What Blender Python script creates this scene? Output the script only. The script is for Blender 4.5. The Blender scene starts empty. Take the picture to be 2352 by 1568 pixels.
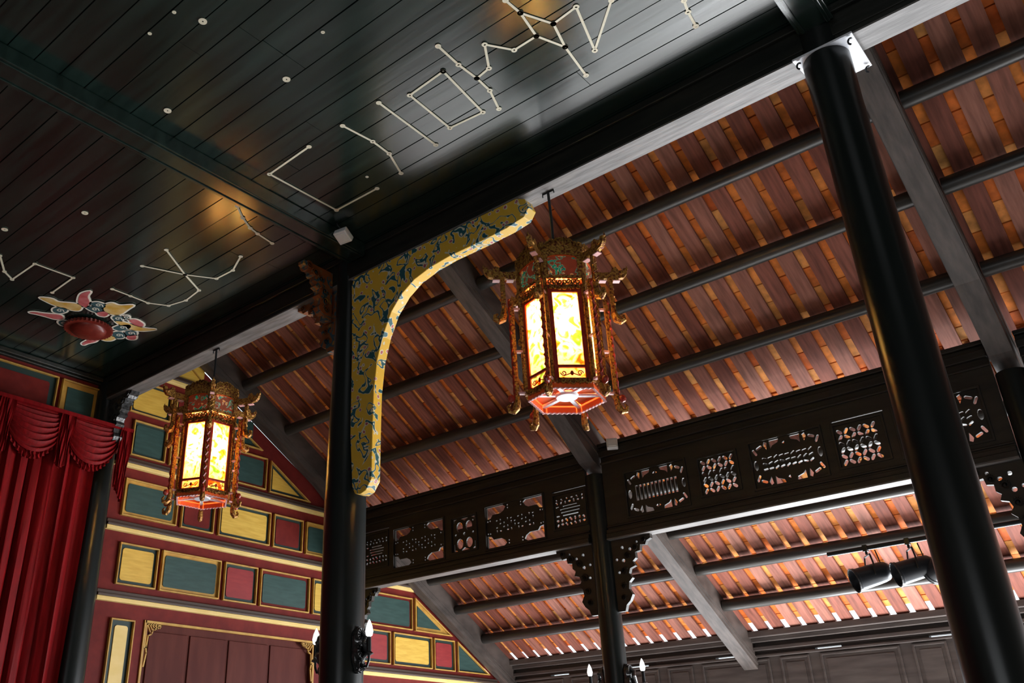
import bpy, math, random
from mathutils import Vector, Matrix
from mathutils.geometry import tessellate_polygon
S = bpy.context.scene
COL = S.collection
random.seed(7)
PI = math.pi
R_ = math.radians

# ------------------------------------------------------------------ camera, sky, light, exposure
cam_d = bpy.data.cameras.new('camera'); cam = bpy.data.objects.new('camera', cam_d); COL.objects.link(cam)
RC = [[0.75009812, 0.66109463, -0.01751283], [-0.307853, 0.32561729, -0.89397981], [-0.58530277, 0.67596396, 0.44776489]]
right, down, fwd = [Vector(r) for r in RC]
cam.matrix_world = Matrix(((right.x, -down.x, -fwd.x, 0), (right.y, -down.y, -fwd.y, 0), (right.z, -down.z, -fwd.z, 0), (0, 0, 0, 1)))
cam_d.sensor_width = 36.0
cam_d.lens = 36.0 * 2072.723 / 2352
cam_d.shift_x = (1176 - 986.219) / 2352
cam_d.shift_y = (763.737 - 784) / 2352
cam_d.clip_start = 0.05; cam_d.clip_end = 200
S.camera = cam
S.view_settings.view_transform = 'Standard'
S.view_settings.look = 'None'
S.view_settings.gamma = 1
S.view_settings.use_curve_mapping = False
S.view_settings.exposure = 0.0

w = bpy.data.worlds.new('overcast_sky'); S.world = w; w.use_nodes = True
bg = w.node_tree.nodes['Background']; bg.inputs[0].default_value = (0.80, 0.92, 1.0, 1); bg.inputs[1].default_value = 1.6

def area(name, loc, sx, sy, rot, power, col=(0.92, 0.96, 1.0)):
    l = bpy.data.lights.new(name, 'AREA'); l.shape = 'RECTANGLE'; l.size = sx; l.size_y = sy; l.energy = power; l.color = col
    o = bpy.data.objects.new(name, l); COL.objects.link(o); o.location = loc; o.rotation_euler = rot
    return o
# daylight coming in through the open doors of the back wall (one lamp in each doorway)
FL = -1.6
# (the leftmost door is a narrow side door by the gable)
for dx, pw in ((-7.2, 150), (-2.9, 570), (1.1, 590), (5.0, 240)):
    area('door_daylight', (dx, 12.2, -0.35), 3.2, 2.3, (R_(-90 - 24), 0, 0), pw)
# sun falling through the open doors onto the aisle floor
sd = bpy.data.lights.new('sun', 'SUN'); sd.energy = 25.0; sd.angle = R_(2.0); sd.color = (0.97, 0.98, 1.0)
so_ = bpy.data.objects.new('sun', sd); COL.objects.link(so_); so_.rotation_euler = (R_(-59), 0, R_(5))
# fill lamp added behind the camera to brighten faces turned towards it
area('front_fill', (1.5, -3.8, 0.2), 5.0, 2.6, (R_(90 + 12), 0, 0), 125)

# ------------------------------------------------------------------ materials
def nodes(m):
    m.use_nodes = True; nt = m.node_tree; b = nt.nodes['Principled BSDF']; return nt, b
def setc(b, c, rough, metal=0, spec=0.5, coat=0):
    b.inputs['Base Color'].default_value = (*c, 1); b.inputs['Roughness'].default_value = rough
    b.inputs['Metallic'].default_value = metal; b.inputs['Specular IOR Level'].default_value = spec
    if coat: b.inputs['Coat Weight'].default_value = coat; b.inputs['Coat Roughness'].default_value = 0.17
def mat(name, c, rough=0.6, metal=0, c2=None, scale=(3, 3, 3), bump=0.0, spec=0.5, coat=0, detail=5, lo=0.35, hi=0.7, bscale=None):
    m = bpy.data.materials.new(name); nt, b = nodes(m); setc(b, c, rough, metal, spec, coat)
    N = nt.nodes; L = nt.links
    if c2 or bump:
        tc = N.new('ShaderNodeTexCoord'); mp = N.new('ShaderNodeMapping'); mp.inputs['Scale'].default_value = scale
        L.new(tc.outputs['Object'], mp.inputs['Vector'])
        no = N.new('ShaderNodeTexNoise'); no.inputs['Scale'].default_value = 1; no.inputs['Detail'].default_value = detail
        L.new(mp.outputs[0], no.inputs['Vector'])
        if c2:
            cr = N.new('ShaderNodeValToRGB'); cr.color_ramp.elements[0].position = lo; cr.color_ramp.elements[1].position = hi
            cr.color_ramp.elements[0].color = (*c, 1); cr.color_ramp.elements[1].color = (*c2, 1)
            L.new(no.outputs['Fac'], cr.inputs[0]); L.new(cr.outputs[0], b.inputs['Base Color'])
        if bump:
            bp = N.new('ShaderNodeBump'); bp.inputs['Strength'].default_value = bump; bp.inputs['Distance'].default_value = 0.01
            L.new(no.outputs['Fac'], bp.inputs['Height']); L.new(bp.outputs[0], b.inputs['Normal'])
    return m
M = {}
M['black'] = mat('black_lacquer', (0.008, 0.010, 0.009), 0.28, c2=(0.014, 0.017, 0.017), scale=(6, 6, 1), bump=0.08, spec=0.4)
M['ceil'] = mat('ceiling_paint', (0.005, 0.013, 0.010), 0.21, c2=(0.014, 0.030, 0.024), scale=(1.2, 14, 6), bump=0.14, detail=8, spec=0.7, coat=0.6)
M['beam'] = mat('beam_dark', (0.008, 0.010, 0.008), 0.42, c2=(0.020, 0.020, 0.015), scale=(2, 12, 12), bump=0.3)
M['frieze'] = mat('frieze_wood', (0.010, 0.008, 0.006), 0.5, c2=(0.026, 0.020, 0.013), scale=(2, 12, 12), bump=0.3)
M['under'] = mat('daylit_underside', (0.10, 0.088, 0.080), 0.5, c2=(0.21, 0.19, 0.18), scale=(3, 22, 22), bump=0.4)  # grained wood; its pale tone puts daylight from below into the colour
M['rafter'] = mat('rafter_wood', (0.042, 0.031, 0.026), 0.55, c2=(0.090, 0.068, 0.058), scale=(20, 3, 6), bump=0.35)
M['purlin'] = mat('purlin_wood', (0.02, 0.017, 0.014), 0.34, c2=(0.055, 0.047, 0.040), scale=(1.5, 20, 20), bump=0.3)
M['wallwood'] = mat('back_wall_wood', (0.065, 0.050, 0.045), 0.5, c2=(0.11, 0.088, 0.078), scale=(2, 10, 14), bump=0.2)
M['red'] = mat('maroon_paint', (0.125, 0.010, 0.008), 0.6, c2=(0.17, 0.016, 0.012), scale=(9, 9, 9), bump=0.05, spec=0.2)
M['crimson'] = mat('crimson_field', (0.24, 0.014, 0.016), 0.55, c2=(0.30, 0.022, 0.022), scale=(9, 6, 30))
M['yellow'] = mat('ochre_field', (0.62, 0.36, 0.045), 0.55, c2=(0.74, 0.47, 0.075), scale=(5, 5, 40))
M['gold'] = mat('ochre_moulding', (0.42, 0.21, 0.035), 0.5, c2=(0.58, 0.34, 0.06), scale=(8, 8, 8))
M['cream'] = mat('cream_stripe', (0.78, 0.55, 0.17), 0.5, c2=(0.85, 0.62, 0.24), scale=(8, 4, 8))
M['green'] = mat('teal_field', (0.018, 0.050, 0.043), 0.5, c2=(0.030, 0.072, 0.062), scale=(5, 5, 30))
M['dgreen'] = mat('dark_teal_border', (0.012, 0.032, 0.028), 0.5)
M['mould'] = mat('brown_moulding', (0.060, 0.033, 0.022), 0.5)
M['door'] = mat('door_planks', (0.080, 0.016, 0.012), 0.6, c2=(0.11, 0.026, 0.018), scale=(8, 8, 1.5), bump=0.1, spec=0.15)
M['curtain'] = mat('red_velvet', (0.14, 0.001, 0.002), 0.6, c2=(0.22, 0.0015, 0.004), scale=(30, 30, 4), bump=0.2)
M['curtain'].node_tree.nodes['Principled BSDF'].inputs['Specular IOR Level'].default_value = 0.15
M['paint'] = mat('cream_line_paint', (0.72, 0.66, 0.50), 0.6)
M['white'] = mat('white_enamel', (0.85, 0.85, 0.83), 0.4)
M['plate'] = mat('white_painted_plate', (0.72, 0.74, 0.80), 0.35, c2=(0.9, 0.9, 0.92), scale=(30, 30, 30))
M['metal'] = mat('dark_iron', (0.03, 0.032, 0.034), 0.35, metal=0.6)
M['can'] = mat('spot_can', (0.025, 0.027, 0.032), 0.30, metal=0.2)
M['silver'] = mat('aged_silver', (0.12, 0.12, 0.12), 0.32, metal=0.6, c2=(0.03, 0.03, 0.03), scale=(30, 30, 30), bump=0.6)
M['bulb'] = mat('frosted_flame_bulb', (0.88, 0.9, 0.9), 0.25)
bb = M['bulb'].node_tree.nodes['Principled BSDF']; bb.inputs['Emission Color'].default_value = (1, 1, 1, 1); bb.inputs['Emission Strength'].default_value = 0.9
M['floor'] = mat('floor_tiles', (0.42, 0.42, 0.41), 0.22, c2=(0.50, 0.50, 0.49), scale=(2, 2, 2))
M['plain'] = mat('plain_wall', (0.10, 0.085, 0.07), 0.7)
M['pflame_y'] = mat('flame_yellow', (0.60, 0.33, 0.035), 0.6, c2=(0.75, 0.58, 0.28), scale=(7, 7, 7))
M['pflame_r'] = mat('flame_red', (0.45, 0.06, 0.06), 0.6, c2=(0.62, 0.22, 0.22), scale=(8, 8, 8))
M['pcloud'] = mat('cloud_teal', (0.035, 0.09, 0.10), 0.6)
M['pwhite'] = mat('outline_white', (0.85, 0.80, 0.68), 0.6)
M['boss'] = mat('carved_boss_red', (0.16, 0.016, 0.010), 0.35, c2=(0.20, 0.030, 0.018), scale=(20, 20, 20), bump=0.2)
M['lred'] = mat('lantern_red', (0.30, 0.015, 0.010), 0.35, c2=(0.42, 0.05, 0.02), scale=(40, 40, 12))
M['lskirt'] = mat('lantern_vermilion', (0.85, 0.13, 0.03), 0.55, spec=0.1)
M['pink'] = mat('lantern_pink_edge', (0.80, 0.45, 0.45), 0.4)
def gilt():
    m = mat('gilt_carving', (0.50, 0.26, 0.05), 0.32, metal=0.55, c2=(0.16, 0.030, 0.012), scale=(60, 60, 60), bump=1.0, lo=0.45, hi=0.62)
    return m
M['gilt'] = gilt()

def ramp(nt, stops):
    cr = nt.nodes.new('ShaderNodeValToRGB'); cr.color_ramp.interpolation = 'LINEAR'
    els = cr.color_ramp.elements
    els[0].position, els[0].color = stops[0][0], (*stops[0][1], 1)
    els[1].position, els[1].color = stops[-1][0], (*stops[-1][1], 1)
    for p, c in stops[1:-1]:
        e = els.new(p); e.color = (*c, 1)
    return cr
def painted(name, base, a, b_, scale, warp=0.6, rough=0.45, glow=0, wv=(0.70, 0.66, 0.50)):
    """ochre ground covered with small outlined cloud scrolls"""
    m = bpy.data.materials.new(name); nt, b = nodes(m); setc(b, base, rough); N = nt.nodes; L = nt.links
    tc = N.new('ShaderNodeTexCoord'); no = N.new('ShaderNodeTexNoise'); no.inputs['Scale'].default_value = scale * 0.55; no.inputs['Detail'].default_value = 2
    L.new(tc.outputs['Object'], no.inputs['Vector'])
    mx = N.new('ShaderNodeMix'); mx.data_type = 'VECTOR'; mx.inputs[0].default_value = warp * 0.12
    L.new(tc.outputs['Object'], mx.inputs[4]); L.new(no.outputs['Color'], mx.inputs[5])
    n2 = N.new('ShaderNodeTexNoise'); n2.inputs['Scale'].default_value = scale * 0.75; n2.inputs['Detail'].default_value = 1.2; n2.inputs['Distortion'].default_value = 1.4 * warp
    L.new(tc.outputs['Object'], n2.inputs['Vector'])
    r1 = ramp(nt, [(0, base), (0.515, base), (0.521, wv), (0.535, wv), (0.541, a), (0.610, a), (0.616, wv), (0.630, wv), (0.636, base), (1, base)])
    L.new(n2.outputs['Fac'], r1.inputs[0]); cur = r1.outputs[0]
    for k, (col, sc, th) in enumerate(((b_, scale * 1.1, 0.15),)):
        mp = N.new('ShaderNodeMapping'); mp.inputs['Location'].default_value = (3.3, 1.7, 2.1)
        L.new(mx.outputs[1], mp.inputs[0])
        v = N.new('ShaderNodeTexVoronoi'); v.inputs['Scale'].default_value = sc; L.new(mp.outputs[0], v.inputs['Vector'])
        mask = ramp(nt, [(0, (1, 1, 1)), (th + 0.08, (1, 1, 1)), (th + 0.10, (0, 0, 0)), (1, (0, 0, 0))])
        colr = ramp(nt, [(0, wv), (th * 0.30, wv), (th * 0.38, col), (th, col), (th + 0.035, wv), (1, wv)])
        L.new(v.outputs['Distance'], mask.inputs[0]); L.new(v.outputs['Distance'], colr.inputs[0])
        mm = N.new('ShaderNodeMix'); mm.data_type = 'RGBA'
        L.new(mask.outputs[0], mm.inputs[0]); L.new(cur, mm.inputs[6]); L.new(colr.outputs[0], mm.inputs[7])
        cur = mm.outputs[2]
    L.new(cur, b.inputs['Base Color'])
    if glow:
        tr = N.new('ShaderNodeBsdfTranslucent'); L.new(cur, tr.inputs[0]); ms = N.new('ShaderNodeMixShader'); ms.inputs[0].default_value = glow
        L.new(b.outputs[0], ms.inputs[1]); L.new(tr.outputs[0], ms.inputs[2]); L.new(ms.outputs[0], N['Material Output'].inputs[0])
    return m
M['bracket'] = painted('ochre_scroll_paint', (0.78, 0.47, 0.05), (0.02, 0.11, 0.13), (0.45, 0.10, 0.12), 12)
M['bracket_dark'] = painted('dark_scroll_paint', (0.20, 0.055, 0.012), (0.02, 0.06, 0.08), (0.34, 0.16, 0.02), 13, wv=(0.16, 0.10, 0.05))
M['crown'] = painted('crown_panel_paint', (0.34, 0.10, 0.05), (0.01, 0.42, 0.33), (0.85, 0.50, 0.08), 17, warp=0.9, glow=0.22)
def glass(name, tint):
    """painted translucent lantern glass: pale ground with yellow, orange and green flowers"""
    m = bpy.data.materials.new(name); m.use_nodes = True; nt = m.node_tree; N = nt.nodes; L = nt.links
    for n in list(N): N.remove(n)
    out = N.new('ShaderNodeOutputMaterial')
    tc = N.new('ShaderNodeTexCoord')
    no = N.new('ShaderNodeTexNoise'); no.inputs['Scale'].default_value = 11; no.inputs['Detail'].default_value = 3; no.inputs['Distortion'].default_value = 1.2
    L.new(tc.outputs['Object'], no.inputs['Vector'])
    cr = ramp(nt, [(0, (0.10, 0.30, 0.04)), (0.36, (0.25, 0.45, 0.10)), (0.42, (0.90, 0.80, 0.52)), (0.52, tint), (0.60, (0.95, 0.62, 0.16)), (0.66, (0.60, 0.20, 0.04)), (1, (0.80, 0.5, 0.15))])
    L.new(no.outputs['Fac'], cr.inputs[0])
    tr = N.new('ShaderNodeBsdfTranslucent'); L.new(cr.outputs[0], tr.inputs[0])
    df = N.new('ShaderNodeBsdfDiffuse'); L.new(cr.outputs[0], df.inputs[0])
    tp = N.new('ShaderNodeBsdfTransparent'); L.new(cr.outputs[0], tp.inputs[0])
    m1 = N.new('ShaderNodeMixShader'); m1.inputs[0].default_value = 0.12; L.new(tr.outputs[0], m1.inputs[1]); L.new(df.outputs[0], m1.inputs[2])
    m2 = N.new('ShaderNodeMixShader'); m2.inputs[0].default_value = 0.22; L.new(m1.outputs[0], m2.inputs[1]); L.new(tp.outputs[0], m2.inputs[2])
    L.new(m2.outputs[0], out.inputs[0])
    return m
M['glass'] = glass('painted_lantern_glass', (0.96, 0.88, 0.64))
mb = bpy.data.materials.new('lantern_bulb_light'); mb.use_nodes = True
e = mb.node_tree.nodes.new('ShaderNodeEmission'); e.inputs[0].default_value = (1, 0.78, 0.45, 1); e.inputs[1].default_value = 60
mb.node_tree.links.new(e.outputs[0], mb.node_tree.nodes['Material Output'].inputs[0]); M['bulb_on'] = mb

def striped(name, ca, cb, cc, kx, ky, rough, orient_y=True, bump=0.2):
    """colour that differs from board to board / tile to tile (white noise of the cell) plus fine grain"""
    m = bpy.data.materials.new(name); nt, b = nodes(m); setc(b, ca, rough, spec=0.2); N = nt.nodes; L = nt.links
    at = N.new('ShaderNodeAttribute'); at.attribute_name = 'tone'
    cr = ramp(nt, [(0, ca), (0.5, cb), (1, cc)]); L.new(at.outputs['Fac'], cr.inputs[0])
    tc = N.new('ShaderNodeTexCoord'); mp = N.new('ShaderNodeMapping'); mp.inputs['Scale'].default_value = (kx, ky, ky)
    L.new(tc.outputs['Object'], mp.inputs[0])
    no = N.new('ShaderNodeTexNoise'); no.inputs['Scale'].default_value = 1; no.inputs['Detail'].default_value = 6; L.new(mp.outputs[0], no.inputs['Vector'])
    mx = N.new('ShaderNodeMix'); mx.data_type = 'RGBA'; mx.blend_type = 'MULTIPLY'; mx.inputs[0].default_value = 0.75
    g = ramp(nt, [(0.3, (0.45, 0.45, 0.45)), (0.7, (1.25, 1.25, 1.25))]); L.new(no.outputs['Fac'], g.inputs[0])
    L.new(cr.outputs[0], mx.inputs[6]); L.new(g.outputs[0], mx.inputs[7]); L.new(mx.outputs[2], b.inputs['Base Color'])
    bp = N.new('ShaderNodeBump'); bp.inputs['Strength'].default_value = bump; bp.inputs['Distance'].default_value = 0.005
    L.new(no.outputs['Fac'], bp.inputs['Height']); L.new(bp.outputs[0], b.inputs['Normal'])
    return m
M['board'] = striped('roof_board_wood', (0.17, 0.048, 0.030), (0.26, 0.086, 0.058), (0.33, 0.14, 0.100), 30, 2.5, 0.65)
M['tile'] = striped('terracotta', (0.66, 0.13, 0.022), (0.88, 0.26, 0.045), (0.88, 0.40, 0.12), 9, 9, 0.65)

# ------------------------------------------------------------------ mesh helpers
def circ(cx_, cy_, r, n=12, ry=None): return [(cx_ + r * math.cos(2 * PI * k / n), cy_ + (ry or r) * math.sin(2 * PI * k / n)) for k in range(n)]
class MB:
    def __init__(s): s.v = []; s.f = []; s.tone = []
    def add(s, vs, fs, T=None, tone=None):
        b = len(s.v)
        s.v += [tuple(T @ Vector(p)) if T else tuple(p) for p in vs]
        s.f += [tuple(i + b for i in f) for f in fs]
        s.tone += [0.5 if tone is None else tone] * len(vs)
        return s
    def box(s, x0, x1, y0, y1, z0, z1, T=None, tone=None):
        return s.add([(x0, y0, z0), (x1, y0, z0), (x1, y1, z0), (x0, y1, z0), (x0, y0, z1), (x1, y0, z1), (x1, y1, z1), (x0, y1, z1)],
                     [(0, 3, 2, 1), (4, 5, 6, 7), (0, 1, 5, 4), (1, 2, 6, 5), (2, 3, 7, 6), (3, 0, 4, 7)], T, tone)
    def hexa(s, q0, q1, tone=None):
        """two quads (lists of 4 points) joined"""
        return s.add(list(q0) + list(q1), [(0, 3, 2, 1), (4, 5, 6, 7), (0, 1, 5, 4), (1, 2, 6, 5), (2, 3, 7, 6), (3, 0, 4, 7)], None, tone)
    def lathe(s, prof, n=24, T=None):
        vs = []; fs = []
        for r, z in prof: vs += [(r * math.cos(2 * PI * k / n), r * math.sin(2 * PI * k / n), z) for k in range(n)]
        m = len(prof)
        for i in range(m - 1):
            for k in range(n):
                a, b = i * n + k, i * n + (k + 1) % n; fs.append((a, b, b + n, a + n))
        fs.append(tuple(range(n - 1, -1, -1))); fs.append(tuple((m - 1) * n + k for k in range(n)))
        return s.add(vs, fs, T)
    def tube(s, pts, r, n=8, T=None):
        pts = [Vector(p) for p in pts]; m = len(pts); rs = r if isinstance(r, (list, tuple)) else [r] * m
        vs = []; up = None
        for i, p in enumerate(pts):
            t = (pts[min(i + 1, m - 1)] - pts[max(i - 1, 0)]).normalized()
            if up is None:
                up = t.cross(Vector((0, 0, 1)));  up = up if up.length > 0.1 else t.cross(Vector((0, 1, 0)))
            up = (up - t * up.dot(t)).normalized(); b = t.cross(up)
            vs += [tuple(p + (up * math.cos(2 * PI * k / n) + b * math.sin(2 * PI * k / n)) * rs[i]) for k in range(n)]
        fs = []
        for i in range(m - 1):
            for k in range(n):
                a, b = i * n + k, i * n + (k + 1) % n; fs.append((a, b, b + n, a + n))
        fs.append(tuple(range(n - 1, -1, -1))); fs.append(tuple((m - 1) * n + k for k in range(n)))
        return s.add(vs, fs, T)
    def ribbon(s, pts, wd, t, T=None):
        """flat strip of width wd, thickness t along 2D pts (x,y at z=0..t)"""
        for i in range(len(pts) - 1):
            a, b = Vector(pts[i]).to_2d(), Vector(pts[i + 1]).to_2d(); d = (b - a)
            if d.length < 1e-6: continue
            d.normalize(); n = Vector((-d.y, d.x)) * wd / 2; e_ = d * wd * 0.25; a = a - e_; b = b + e_
            q = [a - n, b - n, b + n, a + n]
            s.add([(p.x, p.y, 0) for p in q] + [(p.x, p.y, t) for p in q], [(0, 3, 2, 1), (4, 5, 6, 7), (0, 1, 5, 4), (1, 2, 6, 5), (2, 3, 7, 6), (3, 0, 4, 7)], T)
        return s
    def plate(s, loops, t, T=None):
        """polygon with holes in the local xy plane, thickness t along +z"""
        n0 = sum(len(l) for l in loops); flat = [p for l in loops for p in l]
        tris = tessellate_polygon([[Vector((p[0], p[1], 0)) for p in l] for l in loops])
        vs = [(p[0], p[1], 0) for p in flat] + [(p[0], p[1], t) for p in flat]
        fs = [tuple(reversed(tr)) for tr in tris] + [tuple(i + n0 for i in tr) for tr in tris]
        b = 0
        for l in loops:
            n = len(l)
            for k in range(n): fs.append((b + k, b + (k + 1) % n, b + (k + 1) % n + n0, b + k + n0))
            b += n
        return s.add(vs, fs, T)
    def ell(s, c, r, n=12, m=8, T=None):
        prof = [(math.sin(PI * i / m), -math.cos(PI * i / m)) for i in range(m + 1)]
        vs = [(c[0] + r[0] * a * math.cos(2 * PI * k / n), c[1] + r[1] * a * math.sin(2 * PI * k / n), c[2] + r[2] * z) for a, z in prof for k in range(n)]
        fs = [(i * n + k, i * n + (k + 1) % n, (i + 1) * n + (k + 1) % n, (i + 1) * n + k) for i in range(m) for k in range(n)]
        return s.add(vs, fs, T)
    def build(s, name, m, parent=None, smooth=False, label=None, bevel=0, kind=None):
        me = bpy.data.meshes.new(name); me.from_pydata(s.v, [], s.f); me.validate(clean_customdata=False); me.update()
        if m.name in ('roof_board_wood', 'terracotta'):
            a = me.attributes.new('tone', 'FLOAT', 'POINT'); a.data.foreach_set('value', s.tone[:len(me.vertices)])
        me.materials.append(m)
        import bmesh
        bm = bmesh.new(); bm.from_mesh(me); bmesh.ops.recalc_face_normals(bm, faces=bm.faces); bm.to_mesh(me); bm.free()
        if smooth:
            me.polygons.foreach_set('use_smooth', [True] * len(me.polygons))
            me.set_sharp_from_angle(angle=R_(40))
        o = bpy.data.objects.new(name, me); COL.objects.link(o)
        if parent: o.parent = parent; o.matrix_parent_inverse = parent.matrix_world.inverted() if not NOINV[0] else Matrix()
        if label: o['label'] = label
        if kind: o['kind'] = kind
        if bevel:
            bv = o.modifiers.new('bevel', 'BEVEL'); bv.width = bevel; bv.segments = 2; bv.limit_method = 'ANGLE'
        return o
NOINV = [False]
def tag(o, label, cat, group=None):
    o['label'] = label; o['category'] = cat
    if group: o['group'] = group
    return o
def struct(o, label=None):
    o['kind'] = 'structure'
    if label: o['label'] = label
    return o
def empty(name, loc=(0, 0, 0), rz=0):
    o = bpy.data.objects.new(name, None); COL.objects.link(o); o.location = loc; o.rotation_euler = (0, 0, rz); o.empty_display_size = 0.1
    o.matrix_world = Matrix.Translation(loc) @ Matrix.Rotation(rz, 4, 'Z')
    return o
def T_(x, y, z): return Matrix.Translation((x, y, z))
def copy_tree(o, parent=None):
    c = o.copy(); COL.objects.link(c)
    if parent: c.parent = parent
    for ch in list(o.children): copy_tree(ch, c)
    return c
# plane maps: local (u, v, w) -> world
def XZ(y): return Matrix(((1, 0, 0, 0), (0, 0, 1, y), (0, 1, 0, 0), (0, 0, 0, 1)))       # u=x, v=z, w=+y
def YZ(x): return Matrix(((0, 0, 1, x), (1, 0, 0, 0), (0, 1, 0, 0), (0, 0, 0, 1)))       # u=y, v=z, w=+x

# ------------------------------------------------------------------ layout
XL, XA, XB = -9.172, -5.14, -0.912
Y1, Y2, YW = 4.87, 8.8, 12.3
XR = 7.0
def roof_z(y): return 8.67 - 0.57 * y          # underside of the roof boards
def raft_z(y): return 8.28 - 0.57 * y          # underside of the rafters
BAYS = [(XL, XA, 'left gable wall', 'column with the yellow bracket'), (XA, XB, 'column with the yellow bracket', 'thick right-hand column'), (XB, XR, 'thick right-hand column', 'right edge')]
BAYN = ['left bay by gable', 'middle bay', 'right bay']

# ------------------------------------------------------------------ structure
m = MB().box(XL, XR, -4, 12.5, FL - 0.1, FL); struct(m.build('floor', M['floor']))
# ceiling of planks running along x
m = MB(); y = -4.0; k = 0
while y < 4.775:
    x = XL - random.random() * 2
    while x < XR:
        ln = 4.5 + random.random() * 3; dz = random.random() * 0.004
        a, b_ = max(x, XL + 0.02), min(x + ln, XR)
        if b_ - a > 0.1: m.box(a, b_ - 0.003, y + 0.004, min(y + 0.174, 4.77), 4.27 + dz, 4.31)
        x += ln
    y += 0.178
m.box(XL, XR, -4, 4.775, 4.295, 4.35)
ceil = struct(m.build('ceiling', M['ceil']), 'black-green painted plank ceiling with constellation lines')
struct(MB().box(XL, XR, 4.80, 4.88, 4.30, 6.0).build('wall_upper', M['beam']))
struct(MB().box(XR, XR + 0.1, -4, 12.5, FL, 6).build('wall_right', M['plain']))
struct(MB().box(XL, XR, -4.1, -4, FL, 4.5).build('wall_front', M['plain']))

# painted stars and constellation lines, flat paint under the ceiling boards
CN = [[[-4.184, 3.503], [-4.662, 3.522], [-4.640, 4.214], [-4.181, 4.224]] ,
[[-3.827, 3.507], [-3.792, 3.781], [-3.802, 3.968], [-3.903, 4.207]] ,
[[-3.463, 3.507], [-3.475, 4.129]] ,
[[-2.929, 3.576], [-3.252, 3.597], [-3.272, 4.050], [-2.988, 4.079], [-2.929, 3.576]] ,
[[-2.803, 3.378], [-2.813, 3.597], [-2.804, 3.780], [-2.813, 3.934], [-2.882, 4.127]] ,
[[-2.804, 3.780], [-2.684, 3.760], [-2.571, 3.570], [-2.459, 3.739], [-2.281, 3.736], [-2.198, 3.941]] ,
[[-2.249, 3.367], [-2.242, 3.510], [-2.281, 3.736]] ,
[[-2.242, 3.510], [-2.141, 3.723], [-1.958, 3.702], [-2.072, 4.098], [-1.770, 3.804]] ,
[[-2.141, 3.723], [-2.198, 3.941], [-2.241, 4.257]] ,
[[-1.439, 4.106], [-1.465, 4.209], [-1.483, 4.349]] ,
[[-6.189, 3.617], [-6.432, 3.983], [-6.583, 4.248], [-6.841, 4.280], [-7.055, 4.227], [-7.153, 4.060], [-7.153, 3.866], [-7.159, 3.673]] ,
[[-6.583, 3.628], [-6.432, 3.983], [-6.280, 4.225], [-6.046, 4.235], [-5.799, 4.132]] ,
[[-5.194, 3.623], [-5.298, 3.762], [-5.373, 3.901], [-5.396, 3.999], [-5.424, 4.182]] ,
[[-7.341, 2.673], [-7.583, 2.831], [-7.670, 2.946], [-7.251, 2.951], [-7.231, 3.312], [-7.633, 3.322]] ,]
for c in CN:
    mb_ = MB(); mb_.ribbon(c, 0.016, 0.003, T_(0, 0, 4.2655))
    for p in c:
        q = [(p[0] + 0.020 * math.cos(a), p[1] + 0.020 * math.sin(a)) for a in [2 * PI * i / 12 for i in range(12)]]
        h = [(p[0] + 0.008 * math.cos(a), p[1] + 0.008 * math.sin(a)) for a in [2 * PI * i / 8 for i in range(8)]]
        mb_.plate([q, h], 0.003, T_(0, 0, 4.2645))
    mb_.build('constellation_drawing', M['paint'], ceil, label='cream painted constellation lines')
for i, p in enumerate([[-3.745, 2.231], [-3.757, 2.919], [-4.612, 2.563], [-6.186, 2.832], [-6.903, 2.504], [-4.075, 2.068], [-3.813, 2.069], [-3.262, 2.795], [-4.130, 4.060]]):
    r = 0.027 if i < 5 else 0.013
    q = [(p[0] + r * math.cos(a), p[1] + r * math.sin(a)) for a in [2 * PI * j / 14 for j in range(14)]]
    h = [(p[0] + r * 0.22 * math.cos(a), p[1] + r * 0.22 * math.sin(a)) for a in [2 * PI * j / 8 for j in range(8)]]
    MB().plate([q, h], 0.003, T_(0, 0, 4.2645)).build('painted_star', M['paint'], ceil, label='cream painted star dot')

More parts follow.
